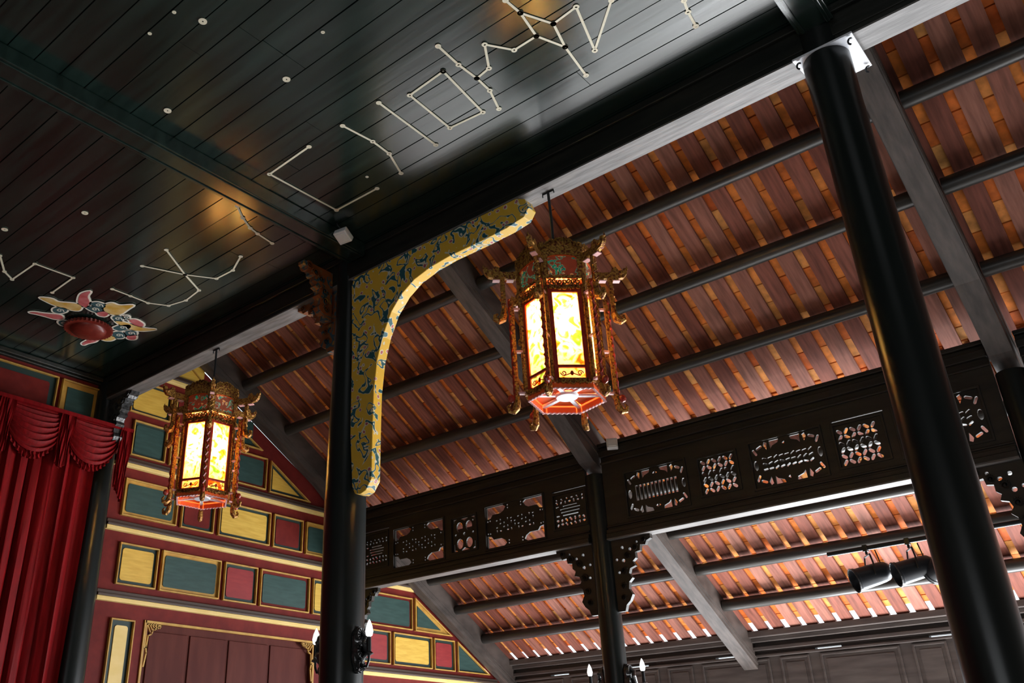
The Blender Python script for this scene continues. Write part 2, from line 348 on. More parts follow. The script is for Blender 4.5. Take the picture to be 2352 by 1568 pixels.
# sun ornament on the ceiling
SUN = {'yl': [[-7.807, 3.272], [-7.732, 3.374], [-7.768, 3.448], [-7.656, 3.585], [-7.671, 3.656], [-7.782, 3.688], [-7.832, 3.589], [-7.845, 3.441], [-7.828, 3.358]] ,
'rt': [[-7.319, 3.553], [-7.452, 3.581], [-7.529, 3.656], [-7.606, 3.683], [-7.672, 3.689], [-7.649, 3.593], [-7.495, 3.524], [-7.421, 3.514]] ,
'yr': [[-7.479, 3.786], [-7.390, 3.810], [-7.400, 3.894], [-7.261, 3.991], [-7.387, 3.991], [-7.553, 4.007], [-7.616, 3.947], [-7.602, 3.840]] ,
'rl': [[-8.175, 3.359], [-8.118, 3.387], [-8.081, 3.474], [-7.978, 3.606], [-8.044, 3.667], [-8.116, 3.618], [-8.125, 3.528], [-8.145, 3.432]] ,
'g1': [[-7.925, 3.484], [-7.840, 3.505], [-7.809, 3.576], [-7.882, 3.610], [-7.963, 3.585], [-7.990, 3.524]] ,
'g2': [[-7.569, 3.667], [-7.479, 3.703], [-7.474, 3.790], [-7.525, 3.827], [-7.588, 3.767]] ,
'g3': [[-7.672, 3.689], [-7.597, 3.709], [-7.565, 3.806], [-7.612, 3.847], [-7.698, 3.800]] ,
'r3': [[-7.686, 3.812], [-7.600, 3.858], [-7.627, 3.920], [-7.707, 3.923], [-7.733, 3.872]] ,
'g4': [[-7.666, 3.971], [-7.580, 3.998], [-7.587, 4.062], [-7.663, 4.089], [-7.715, 4.040]] ,
'g5': [[-7.562, 4.033], [-7.512, 4.063], [-7.544, 4.103], [-7.615, 4.107]] ,
'r4': [[-7.603, 4.119], [-7.524, 4.158], [-7.561, 4.284], [-7.636, 4.306], [-7.651, 4.217]] ,
'ybr': [[-7.718, 4.028], [-7.667, 4.112], [-7.661, 4.245], [-7.642, 4.337], [-7.554, 4.448], [-7.700, 4.375], [-7.766, 4.276], [-7.759, 4.135]] ,
'g6': [[-7.888, 4.105], [-7.746, 4.127], [-7.666, 4.186], [-7.727, 4.238], [-7.877, 4.208]] ,
'g7': [[-7.851, 4.233], [-7.774, 4.268], [-7.777, 4.340], [-7.851, 4.365], [-7.930, 4.309]] ,
'r5': [[-7.922, 4.298], [-7.822, 4.354], [-7.933, 4.424], [-7.995, 4.364]] ,
'g8': [[-7.972, 4.156], [-7.877, 4.208], [-7.914, 4.286], [-8.006, 4.315], [-8.069, 4.256]] ,
'yb': [[-8.185, 4.145], [-8.060, 4.167], [-8.030, 4.254], [-8.142, 4.265], [-8.196, 4.214]] ,
'rb': [[-8.232, 4.044], [-8.160, 4.131], [-8.289, 4.165], [-8.373, 4.125], [-8.466, 4.116], [-8.423, 4.078], [-8.291, 4.084]] ,
'gl': [[-8.150, 3.656], [-8.076, 3.672], [-8.073, 3.748], [-8.142, 3.773], [-8.206, 3.731]] ,
'yll': [[-8.180, 3.755], [-8.173, 3.817], [-8.212, 3.891], [-8.255, 3.889], [-8.237, 3.812]] ,}
sun = empty('sun_ornament', (-7.97, 3.89, 4.265))
tag(sun, 'carved red sun boss ringed by painted flames and teal clouds on black ceiling', 'ornament')
def smooth_poly(p, it=2):
    for _ in range(it):
        q = []
        for i in range(len(p)):
            a, b2 = p[i], p[(i + 1) % len(p)]
            q += [(a[0] * 0.78 + b2[0] * 0.22, a[1] * 0.78 + b2[1] * 0.22), (a[0] * 0.22 + b2[0] * 0.78, a[1] * 0.22 + b2[1] * 0.78)]
        p = q
    return p
def offs(p, d):
    n = len(p); out = []; ar = sum(p[i][0] * p[(i + 1) % n][1] - p[(i + 1) % n][0] * p[i][1] for i in range(n)); sg = 1 if ar > 0 else -1
    for i in range(n):
        a, b2 = Vector(p[i - 1]), Vector(p[(i + 1) % n]); t = (b2 - a); t.normalize()
        out.append((p[i][0] + sg * t.y * d, p[i][1] - sg * t.x * d))
    return out
for k, pl in SUN.items():
    sp = smooth_poly(pl, 2 if k[0] in 'yr' else 3)
    mm = M['pflame_y'] if k[0] == 'y' else M['pflame_r'] if k[0] == 'r' else M['pcloud']
    fl = MB().plate([offs(sp, 0.020)], 0.004, T_(0, 0, 4.262)).build('cloud_outline' if k[0] == 'g' else 'flame_outline', M['pwhite'], sun)
    MB().plate([sp], 0.004, T_(0, 0, 4.2595)).build('cloud_fill' if k[0] == 'g' else 'flame_fill', mm, fl)
    if k[0] == 'g':
        cx_ = sum(p[0] for p in pl) / len(pl); cy_ = sum(p[1] for p in pl) / len(pl)
        spi = [(cx_ + (0.006 + 0.005 * t) * math.cos(t * 1.1), cy_ + (0.006 + 0.005 * t) * math.sin(t * 1.1)) for t in range(8)]
        MB().ribbon(spi, 0.009, 0.003, T_(0, 0, 4.257)).build('cloud_scroll', M['pwhite'], fl)
bc = (-8.031, 3.934)
pr = [(bc[0] + (0.226 + 0.015 * (i % 2)) * math.cos(2 * PI * i / 72), bc[1] + (0.226 + 0.015 * (i % 2)) * math.sin(2 * PI * i / 72)) for i in range(72)]
MB().plate([pr], 0.03, T_(0, 0, 4.225)).build('scalloped_rim', M['boss'], sun)
MB().ell((bc[0], bc[1], 4.225), (0.178, 0.178, 0.06), 28, 12).build('boss_dome', M['boss'], sun, smooth=True)

# roofs: boards running down the slope with terracotta seen in the gaps
def slope_box(mb_, x0, x1, y0, y1, o0, o1, tone):
    mb_.hexa([(x0, y0, roof_z(y0) + o0), (x1, y0, roof_z(y0) + o0), (x1, y1, roof_z(y1) + o0), (x0, y1, roof_z(y1) + o0)],
             [(x0, y0, roof_z(y0) + o1), (x1, y0, roof_z(y0) + o1), (x1, y1, roof_z(y1) + o1), (x0, y1, roof_z(y1) + o1)], tone)
def make_roof(x_ref, pitch, ya, yb, ytile, label):
    tl = MB(); nb = []
    k0 = int((x_ref - XL) / pitch) ; gx = x_ref - k0 * pitch
    xs = []
    while gx < XR - 0.15: xs.append(gx); gx += pitch
    y = ya; row = 0
    while y < ytile:
        for gx in xs:
            y1 = min(y + 0.20, ytile)
            dz = random.uniform(0, 0.006)
            slope_box(tl, gx - 0.085, gx + 0.085, y, y1 - 0.011, 0.050 + dz, 0.062 + dz, random.random())
        y += 0.20; row += 1
    # outer covering of the roof
    slope_box(tl, XL - 0.3, XR, ya, ytile, 0.072, 0.12, 0.2)
    rf = tl.build('roof', M['tile']); struct(rf, label)
    g = 0.037
    edges = [XL + 0.03] + xs + [XR]
    for i in range(len(edges) - 1):
        a, b_ = edges[i] + (g if i else 0), edges[i + 1] - g
        if b_ - a < 0.03: continue
        bd = MB(); j = random.uniform(-0.006, 0.006)
        n = 10; tn = random.random()
        for q in range(n):
            u0 = ya + (yb - ya) * q / n; u1 = ya + (yb - ya) * (q + 1) / n
            slope_box(bd, a + j, b_ + j, u0, u1, 0.0, 0.036, tn)
        bd.build('roof_board', M['board'], rf)
    return rf
make_roof(-1.875, 0.2275, 4.84, 8.98, 8.98, 'upper roof slope of terracotta tiles above brown boards')
make_roof(-2.566, 0.2172, 8.99, 12.28, 12.10, 'lower roof slope of terracotta tiles above brown boards, by the eaves')
exec_rest = True

# ------------------------------------------------------------------ left gable wall (plane x = XL)
def poly_yz(name, pts, x0, t, m, parent=None, **k): return MB().plate([pts], t, YZ(x0)).build(name, m, parent, **k)
wl = poly_yz('wall_left', [(-4, FL), (5.70, FL), (5.70, 1.66), (8.18, 1.66), (8.18, FL), (12.4, FL), (12.4, 1.30), (5.0, 5.45), (4.78, 5.45), (4.78, 4.47), (-4, 4.47)], XL - 0.12, 0.12, M['red'])
struct(wl, 'maroon gable wall with rows of framed coloured panels')
def rrect(y0, z0, y1, z1, r, n=4):
    out = []
    for cy_, cz_, a0 in ((y1 - r, z1 - r, 0), (y0 + r, z1 - r, 90), (y0 + r, z0 + r, 180), (y1 - r, z0 + r, 270)):
        out += [(cy_ + r * math.cos(R_(a0 + 90 * i / n)), cz_ + r * math.sin(R_(a0 + 90 * i / n))) for i in range(n + 1)]
    return out
def inset(p, d): # convex polygon inset by d
    n = len(p); ar = sum(p[i][0] * p[(i + 1) % n][1] - p[(i + 1) % n][0] * p[i][1] for i in range(n)); sg = 1 if ar > 0 else -1
    L = []
    for i in range(n):
        a, b2 = Vector(p[i]), Vector(p[(i + 1) % n]); t = (b2 - a).normalized(); nn = Vector((-t.y, t.x)) * sg; L.append((a + nn * d, t))
    out = []
    for i in range(n):
        (p1, t1), (p2, t2) = L[i - 1], L[i]; den = t1.x * t2.y - t1.y * t2.x
        s_ = ((p2.x - p1.x) * t2.y - (p2.y - p1.y) * t2.x) / den; out.append((p1.x + t1.x * s_, p1.y + t1.y * s_))
    return out
def panel(pts, field, border, bw=0.036, x=XL, rnd=True, par=None):
    """thin ochre moulding round a border band and a coloured field"""
    par = par or wl
    o = inset(pts, 0.016)
    bp = MB().plate([pts], 0.004, YZ(x)).build('panel', M[border], par, label=border.replace('dgreen', 'dark green').replace('gold', 'ochre').replace('red', 'maroon') + ' bordered wall panel')
    MB().plate([pts, o], 0.038, YZ(x + 0.002)).build('frame', M['gold'], bp, bevel=0.004)
    fi = inset(o, bw)
    if len(pts) == 4 and rnd:
        ys = [p[0] for p in fi]; zs = [p[1] for p in fi]; fi = rrect(min(ys), min(zs), max(ys), max(zs), 0.03)
    MB().plate([fi], 0.010, YZ(x + 0.003)).build('field', M[field], bp)
def rc(y0, z0, y1, z1): return [(y0, z0), (y1, z0), (y1, z1), (y0, z1)]
for y0, y1, f_, b_ in ((5.26, 5.76, 'yellow', 'dgreen'), (5.81, 6.63, 'green', 'gold'), (6.69, 7.19, 'crimson', 'dgreen'), (7.245, 8.06, 'green', 'red'), (8.12, 8.60, 'yellow', 'dgreen')):
    panel(rc(y0, 2.015, y1, 2.47), f_, b_)
for y0, y1, f_, b_ in ((5.22, 5.94, 'green', 'gold'), (6.0, 6.47, 'red', 'dgreen'), (6.54, 7.345, 'yellow', 'dgreen'), (7.4, 7.90, 'red', 'dgreen'), (7.96, 8.5, 'green', 'gold')):
    panel(rc(y0, 2.77, y1, 3.20), f_, b_)
for y0, y1, f_, b_ in ((5.23, 5.69, 'green', 'dgreen'), (5.75, 6.48, 'yellow', 'dgreen'), (6.54, 7.23, 'green', 'red')):
    panel(rc(y0, 3.48, y1, 3.91), f_, b_, 0.03)
panel([(7.29, 3.47), (8.02, 3.47), (7.29, 3.90)], 'yellow', 'dgreen', 0.04)
for y0, y1, f_, b_ in ((5.15, 5.70, 'yellow', 'dgreen'), (5.76, 6.28, 'red', 'dgreen')):
    panel(rc(y0, 4.0, y1, 4.41), f_, b_, 0.03)
panel([(6.34, 4.0), (7.15, 4.0), (6.42, 4.40), (6.34, 4.40)], 'green', 'dgreen', 0.03)
panel([(5.20, 4.60), (6.22, 4.60), (5.74, 4.93), (5.20, 4.93)], 'yellow', 'dgreen', 0.012)
# above the stage curtain
panel(rc(2.2, 3.40, 4.24, 4.14), 'red', 'dgreen', 0.07); panel(rc(4.29, 3.40, 4.76, 4.14), 'green', 'gold', 0.06, rnd=False)
panel(rc(-0.2, 3.40, 2.14, 4.14), 'red', 'dgreen', 0.07)
# side aisle part of the gable, beyond the second row of columns
panel(rc(8.95, 2.0, 10.06, 2.45), 'green', 'red', 0.03)
panel([(10.12, 2.0), (10.96, 2.0), (10.12, 2.47)], 'green', 'gold', 0.05)
for y0, y1, f_, b_ in ((8.98, 9.60, 'crimson', 'dgreen'), (9.66, 10.48, 'yellow', 'dgreen'), (10.53, 11.0, 'crimson', 'dgreen')):
    panel(rc(y0, 1.50, y1, 1.94), f_, b_, 0.04)
panel([(11.07, 1.505), (11.85, 1.505), (11.07, 1.94)], 'green', 'dgreen', 0.02)
# tall narrow panel beside the doorway
panel(rc(5.27, -0.9, 5.56, 1.66), 'cream', 'dgreen', 0.05)
# horizontal mouldings: a brown ledge over a cream stripe
n_ = 0
def ledge(y0, y1, z, nm):
    t_ = MB().box(XL, XL + 0.075, y0, y1, z + 0.045, z + 0.075).box(XL, XL + 0.05, y0, y1, z + 0.075, z + 0.115).build(nm, M['mould'], bevel=0.006)
    struct(t_, 'brown ledge moulding with a cream stripe under it')
    MB().box(XL, XL + 0.062, y0, y1, z, z + 0.044).build('stripe', M['cream'], t_, bevel=0.004, label='cream stripe')
for i, (y0, y1, z) in enumerate(((5.05, 8.66, 1.825), (5.05, 8.66, 2.585), (5.05, 8.40, 3.325), (5.02, 6.30, 4.505), (8.9, 10.18, 2.545), (8.94, 12.0, 1.335))):
    ledge(y0, y1, z, 'trim_%d' % (i + 1))
struct(MB().box(XL, XL + 0.08, -4, 4.74, 4.215, 4.268).box(XL, XL + 0.05, -4, 4.74, 4.19, 4.215).build('trim_7', M['beam'], bevel=0.008))
# plank doorway in the gable
dr = MB().box(XL - 0.10, XL - 0.06, 5.70, 8.18, FL, 1.66).build('door_1', M['door'])
struct(dr, 'brown plank doorway framed by a thin ochre line')
for y0, y1 in ((5.80, 6.30), (6.34, 6.85), (6.89, 7.48), (7.52, 8.12)):
    MB().box(XL - 0.062, XL - 0.045, y0, y1, FL, 1.58).build('door_leaf', M['door'], dr, bevel=0.006)
MB().box(XL - 0.01, XL + 0.018, 5.70, 8.18, 1.655, 1.68).box(XL - 0.01, XL + 0.018, 5.69, 5.715, FL, 1.68).box(XL - 0.01, XL + 0.018, 8.17, 8.195, FL, 1.68).build('frame', M['gold'], dr)
for s_, yc in ((1, 5.72), (-1, 8.165)):
    fr = MB()
    for q in range(5): fr.ribbon([(yc + s_ * 0.03 * q, 1.65), (yc + s_ * (0.03 * q + 0.05), 1.65 - 0.04 - 0.012 * (4 - q))], 0.012, 0.02, YZ(XL))
    fr.ribbon([(yc, 1.64), (yc + s_ * 0.19, 1.64), (yc + s_ * 0.13, 1.60), (yc + s_ * 0.09, 1.60), (yc + s_ * 0.07, 1.54), (yc + s_ * 0.03, 1.52), (yc + s_ * 0.02, 1.40), (yc, 1.38), (yc, 1.64)], 0.014, 0.02, YZ(XL))
    fr.ribbon([(yc + s_ * 0.012, 1.42), (yc + s_ * 0.03, 1.34), (yc + s_ * 0.01, 1.20)], 0.016, 0.02, YZ(XL))
    fr.build('corner_fretwork', M['gold'], dr)

# ------------------------------------------------------------------ back wall under the eaves
bw_ = MB()
DOORS = ((-9.0, -6.75), (-6.35, -1.3), (-0.5, 2.7), (3.4, 6.6))
xs = [XL]
for a, b_ in DOORS: xs += [a, b_]
xs.append(XR)
for i in range(0, len(xs), 2): bw_.box(xs[i], xs[i + 1], YW, YW + 0.1, FL, 0.80)
bw_.box(XL, XR, YW, YW + 0.1, 0.80, 1.455).box(XL, XR, YW, YW + 0.1, 1.475, 1.66)
for x_ in range(int((XR - XL) / 1.35) + 1): bw_.box(XL + x_ * 1.35 - 0.17, XL + x_ * 1.35 + 0.85, YW, YW + 0.1, 1.45, 1.48)
bwo = struct(bw_.build('wall_back', M['wallwood']), 'dark wooden panelled back wall under the eaves')
x = -9.05
k = 0
while x < XR - 1:
    wd = 0.95 if k % 2 == 0 else 0.38
    a, b_ = x, x + wd
    p0, p1 = rc(a, 0.86, b_, 1.40), None
    MB().plate([p0, inset(p0, 0.025)], 0.022, XZ(YW - 0.022)).build('frame', M['wallwood'], bwo, bevel=0.004)
    MB().plate([inset(p0, 0.07)], 0.008, XZ(YW - 0.008)).build('field', M['wallwood'], bwo)
    x += wd + 0.14; k += 1
eb = MB().box(XL, XR, YW - 0.17, YW - 0.01, 1.655, 1.735).box(XL, XR, YW - 0.10, YW - 0.01, 1.60, 1.655)
tag(eb.build('eave_beam', M['wallwood'], bevel=0.008), 'dark eave beam lying along the top of the panelled back wall', 'beam')
struct(MB().box(XL, XR, YW - 0.08, YW, 1.50, 1.545).box(XL, XR, YW - 0.05, YW, 1.42, 1.45).build('trim_8', M['wallwood'], bevel=0.006))

# ------------------------------------------------------------------ columns
def column(x, y, prof, ztop, label, name='column'):
    o = MB().lathe([(r, z) for r, z in prof], 40, T_(x, y, 0)).build(name, M['black'], smooth=True)
    tag(o, label, 'column', 'round black lacquered columns'); return o
PA = [(0.158, FL), (0.162, 0.5), (0.168, 1.2), (0.166, 2.0), (0.155, 2.5), (0.135, 3.2), (0.122, 3.8), (0.12, 4.26)]
cA = column(XA, Y1, PA, 4.4, 'black round column carrying the yellow painted bracket, nearer middle of view')
PB = [(0.148, FL), (0.146, 0.5), (0.143, 1.4), (0.139, 2.6), (0.134, 3.6), (0.138, 3.9), (0.138, 4.26)]
cB = column(XB, Y1, PB, 4.4, 'thick black column leaning through the right side of the picture')
PL_ = [(0.165, FL), (0.17, 0.8), (0.165, 2.0), (0.15, 3.4), (0.145, 4.26)]
cL = column(XL + 0.03, Y1, PL_, 4.4, 'black column beside the red stage curtain, against the gable wall')
PC = [(0.125, FL), (0.125, 1.0), (0.122, 2.2), (0.12, 3.13)]
cC = column(XA, Y2, PC, 3.35, 'slimmer black column under the lattice frieze, in the back row between the roof bays')
cE = column(XL + 0.05, Y2, [(r, z) for r, z in PC], 3.35, 'back-row column at the gable wall, mostly hidden behind the bracketed column')
cD = column(XB, Y2, [(r, z) for r, z in PC], 3.35, 'back-row column at the far right edge, under the lattice frieze')
# white plate with black hooks where the right column meets the beam
pts = smooth_poly([(XB - 0.16, 4.73), (XB + 0.20, 4.73), (XB + 0.20, 5.10), (XB + 0.12, 5.10), (XB - 0.13, 5.10)], 0)
pl = MB().plate([pts], 0.014, T_(0, 0, 3.972)).build('capital_plate', M['plate'], cB, label='white plate round the column top')
for hx, hy in ((XB - 0.135, 4.755), (XB + 0.175, 4.755), (XB - 0.11, 5.075), (XB + 0.175, 5.075)):
    MB().tube([(hx + 0.012 * math.cos(t * 0.6), hy, 3.965 - 0.012 + 0.014 * math.sin(t * 0.6) - 0.003 * t) for t in range(9)], 0.006, 6).build('hook', M['metal'], pl)

# ------------------------------------------------------------------ beams
def xbeam(x0, x1, label):
    b = MB().box(x0, x1, 4.775, 4.965, 4.012, 4.40).box(x0, x1, 4.767, 4.775, 4.05, 4.20).build('tie_beam', M['beam'], bevel=0.012)
    tag(b, label, 'beam', 'main beams over the first row of columns')
    MB().box(x0 + 0.002, x1 - 0.002, 4.773, 4.967, 4.0, 4.013).build('underside', M['under'], b, label='underside coloured pale for the daylight on it')
    MB().box(x0, x1, 4.745, 4.775, 4.21, 4.268).build('cornice', M['beam'], b, bevel=0.006)
for i, (a, b_, nl, nr) in enumerate(BAYS):
    xbeam(a, b_, 'long dark ceiling-edge beam with pale underside ' + ['between the gable wall and the bracketed column', 'between the bracketed and the thick right column', 'running right of the thick right column'][i])
def ybeam(x, label):
    b = MB().box(x - 0.11, x + 0.11, -4, 4.74, 4.15, 4.268).box(x - 0.09, x - 0.065, -4, 4.74, 4.140, 4.15).box(x + 0.065, x + 0.09, -4, 4.74, 4.140, 4.15).build('ceiling_beam', M['ceil'], bevel=0.008)
    tag(b, label, 'beam', 'dark beams crossing under the ceiling')
ybeam(-4.94, 'dark ceiling beam crossing the planks towards the bracketed column')
ybeam(XB + 0.02, 'dark ceiling beam crossing the planks towards the thick right column')

# rafters, from the main beam down to the back wall
def rafter(x, w_, label, side=0.24, group='sloping rafters'):
    r = MB(); n = 12
    for k in range(n):
        u0 = 4.97 + (12.28 - 4.97) * k / n; u1 = 4.97 + (12.28 - 4.97) * (k + 1) / n
        def zz(u): return raft_z(u) - 0.0 * max(0, (u - 11.2)) ** 2 - (0.12 * max(0, 1 - abs(u - 8.7) / 0.6))
        def top(u): return roof_z(u) - 0.004
        r.hexa([(x - w_, u0, zz(u0)), (x + w_, u0, zz(u0)), (x + w_, u1, zz(u1)), (x - w_, u1, zz(u1))],
               [(x - w_, u0, top(u0)), (x + w_, u0, top(u0)), (x + w_, u1, top(u1)), (x - w_, u1, top(u1))])
    o = r.build('rafter', M['rafter']); tag(o, label, 'rafter', group)
    mo = MB()
    for q, (d0, d1) in enumerate(((0.05, 0.09), (0.12, 0.135))):
        for k in range(n):
            u0 = 4.97 + 7.31 * k / n; u1 = 4.97 + 7.31 * (k + 1) / n
            for s_ in (-1, 1):
                a, b_ = sorted((x + s_ * w_, x + s_ * (w_ + 0.012)))
                mo.hexa([(a, u0, raft_z(u0) + d0), (b_, u0, raft_z(u0) + d0), (b_, u1, raft_z(u1) + d0), (a, u1, raft_z(u1) + d0)],
                        [(a, u0, raft_z(u0) + d1), (b_, u0, raft_z(u0) + d1), (b_, u1, raft_z(u1) + d1), (a, u1, raft_z(u1) + d1)])
    mo.build('side_moulding', M['rafter'], o)
rafter(XL + 0.125, 0.075, 'dark rafter sloping down along the painted gable wall')
rafter(XA, 0.095, 'brown rafter sloping from behind the large lantern down to the slim back column')
rafter(XB - 0.01, 0.095, 'brown rafter sloping down just right of the thick right column')

# purlins (round logs), one per bay
PUR = [(5.95, 5.10, 'tucked behind the ceiling-edge beam'), (6.66, 4.742, 'first below ceiling beam'), (7.411, 4.316, 'second below ceiling beam'), (8.198, 3.868, 'third below ceiling beam'),
       (9.58, 3.075, 'hidden behind the lattice frieze'), (10.26, 2.700, 'first below lattice frieze'), (10.87, 2.352, 'second below lattice frieze'), (11.50, 1.994, 'third below lattice frieze')]
for pi_, (py, pz, pn) in enumerate(PUR):
    for bi, (a, b_, _, _) in enumerate(BAYS):
        x1 = min(b_, XR); sag = random.uniform(-0.008, 0.008)
        a2 = a + (0.105 if bi else 0.178); x1 = x1 - (0.108 if bi < 2 else 0)
        pts = [(a2 + (x1 - a2) * t / 8, py, pz + sag * math.sin(PI * t / 8)) for t in range(9)]
        o = MB().tube(pts, [0.072 + 0.003 * math.sin(t * 1.3 + pi_) for t in range(9)], 14).build('purlin', M['purlin'], smooth=True)
        tag(o, 'dark round purlin, %s, %s' % (pn, BAYN[bi]), 'roof beam', 'round purlins under the roof boards')

# ------------------------------------------------------------------ lattice frieze
def cap(cx_, cy_, l, w_, ang, n=4):
    a = R_(ang); out = []
    for s_, o_ in ((1, 0), (-1, 180)):
        for k in range(n + 1):
            t = R_(-90 + 180 * k / n + o_); out.append(((l - w_) / 2 * s_ + w_ / 2 * math.cos(t), w_ / 2 * math.sin(t)))
    return [(cx_ + p[0] * math.cos(a) - p[1] * math.sin(a), cy_ + p[0] * math.sin(a) + p[1] * math.cos(a)) for p in out]
def holes_weave(x0, z0, x1, z1):
    H = []; p = 0.062; i = 0; z = z0 + 0.04
    while z < z1 - 0.02:
        x = x0 + 0.045; j = 0
        while x < x1 - 0.03:
            H.append(cap(x, z, 0.064, 0.031, 56 if (i + j) % 2 == 0 else -40)); x += 0.062; j += 1
        z += 0.061; i += 1
    return H
def holes_ornate(x0, z0, x1, z1, inner):
    W, Hh = x1 - x0, z1 - z0; H = []
    for s_ in (0, 1):
        zz = z0 + 0.055 if s_ == 0 else z1 - 0.055
        f = 1 if s_ == 0 else -1
        H.append([(x0 + 0.20, zz - 0.045 * f), (x0 + 0.30, zz - 0.045 * f), (x0 + 0.29, zz - 0.012 * f), (x0 + 0.23, zz + 0.01 * f), (x0 + 0.205, zz + 0.04 * f)])
        H.append([(x0 + 0.325, zz + 0.005 * f), (x0 + 0.355, zz - 0.012 * f), (x0 + 0.350, zz + 0.02 * f)])
        H.append([(x1 - 0.20, zz - 0.045 * f), (x1 - 0.30, zz - 0.045 * f), (x1 - 0.29, zz - 0.012 * f), (x1 - 0.23, zz + 0.01 * f), (x1 - 0.205, zz + 0.04 * f)])
        H.append([(x1 - 0.325, zz + 0.005 * f), (x1 - 0.355, zz - 0.012 * f), (x1 - 0.350, zz + 0.02 * f)])
        for sx, xx in ((1, x0), (-1, x1)):
            H.append([(xx + sx * 0.165, zz + 0.045 * f), (xx + sx * 0.135, zz - 0.01 * f), (xx + sx * 0.15, zz - 0.045 * f), (xx + sx * 0.178, zz - 0.03 * f)])
            H.append(cap(xx + sx * 0.09, zz + 0.005 * f, 0.070, 0.028, sx * f * -25))
            H.append(cap(xx + sx * 0.040, zz + 0.045 * f, 0.075, 0.026, sx * f * 62))
    zc = (z0 + z1) / 2
    for sx, xx in ((1, x0), (-1, x1)): H.append(circ(xx + sx * 0.035, zc, 0.024, 12, 0.05))
    if inner == 'bars':
        n = 11; a, b_ = x0 + 0.10, x1 - 0.10; st = (b_ - a) / n
        for k in range(n):
            H.append([(a + k * st + 0.006, zc - 0.085), (a + (k + 1) * st - 0.010, zc - 0.085), (a + (k + 1) * st - 0.010, zc + 0.085), (a + k * st + 0.006, zc + 0.085)])
    else:
        rn = random.Random(5)
        for k in range(9):
            for r_ in range(3):
                H.append(cap(x0 + 0.125 + k * (W - 0.25) / 8, zc - 0.058 + r_ * 0.055, 0.052, 0.020, rn.choice((20, 35, -20, 10, 5))))
    return H
def holes_arms(x0, z0, x1, z1):
    H = []; W = x1 - x0; zc = (z0 + z1) / 2
    for sx, xx in ((1, x0), (-1, x1)):
        for sz, zz in ((1, z0), (-1, z1)):
            H.append([(xx + sx * 0.008, zz + sz * 0.008), (xx + sx * 0.26, zz + sz * 0.008), (xx + sx * 0.30, zz + sz * 0.035), (xx + sx * 0.275, zz + sz * 0.075), (xx + sx * 0.22, zz + sz * 0.105), (xx + sx * 0.10, zz + sz * 0.105), (xx + sx * 0.07, zz + sz * 0.145), (xx + sx * 0.008, zz + sz * 0.155)])
            for dx, dz in ((0.33, 0.025), (0.33, 0.06), (0.02, 0.182), (0.055, 0.178)): H.append(circ(xx + sx * dx, zz + sz * dz, 0.011, 8))
    n = 11
    for k in range(n):
        for r_ in range(4):
            if (k + r_) % 3 == 2: continue
            x = x0 + 0.16 + k * (W - 0.32) / (n - 1); H.append(cap(x, zc - 0.066 + r_ * 0.044, 0.036, 0.018, 0 if (k + r_) % 2 else 90, 2))
    return H
def holes_rings(x0, z0, x1, z1):
    H = []; xc, zc = (x0 + x1) / 2, (z0 + z1) / 2
    for dx in (-0.075, 0.075):
        for dz in (-0.115, 0.095): H.append(circ(xc + dx, zc + dz, 0.052, 16, 0.064))
    for dx, dz, r in ((0, 0, 0.022), (-0.14, 0.0, 0.016), (0.14, 0.0, 0.016), (0.14, 0.15, 0.012), (-0.14, -0.13, 0.012)): H.append(circ(xc + dx, zc + dz, r, 8))
    H.append([(xc - 0.06, z1 - 0.012), (xc + 0.07, z1 - 0.012), (xc + 0.01, z1 - 0.045)]); H.append([(xc - 0.07, z0 + 0.010), (xc + 0.08, z0 + 0.010), (xc + 0.0, z0 + 0.045)])
    for sx in (-1, 1):
        H.append([(xc + sx * 0.17, z0 + 0.01), (xc + sx * 0.11, z0 + 0.01), (xc + sx * 0.155, z0 + 0.03), (xc + sx * 0.158, z0 + 0.10), (xc + sx * 0.172, z0 + 0.10)])
        H.append([(xc + sx * 0.17, z1 - 0.01), (xc + sx * 0.11, z1 - 0.01), (xc + sx * 0.158, z1 - 0.03), (xc + sx * 0.16, z1 - 0.06), (xc + sx * 0.172, z1 - 0.06)])
    return H
def holes_script(x0, z0, x1, z1):
    H = []; zc = (z0 + z1) / 2; W = x1 - x0; rn = random.Random(3)
    for r_, (dz, n, sz) in enumerate(((-0.155, 7, 0.030), (-0.105, 7, 0.034), (0.10, 7, 0.026), (0.14, 6, 0.024))):
        for k in range(n):
            x = x0 + 0.035 + (W - 0.07) * k / (n - 1); H.append(cap(x, zc + dz + rn.uniform(-0.006, 0.006), sz * rn.uniform(1.1, 1.6), sz * 0.8, rn.choice((0, 90, 60, -50))))
    for dz, l in ((-0.05, 0.22), (-0.015, 0.26), (0.022, 0.28), (0.056, 0.20)):
        H.append(cap((x0 + x1) / 2, zc + dz, l, 0.014, 0, 2)); 
        if l < 0.25: H.append(cap(x0 + 0.04, zc + dz, 0.05, 0.016, 0, 2))
    return H
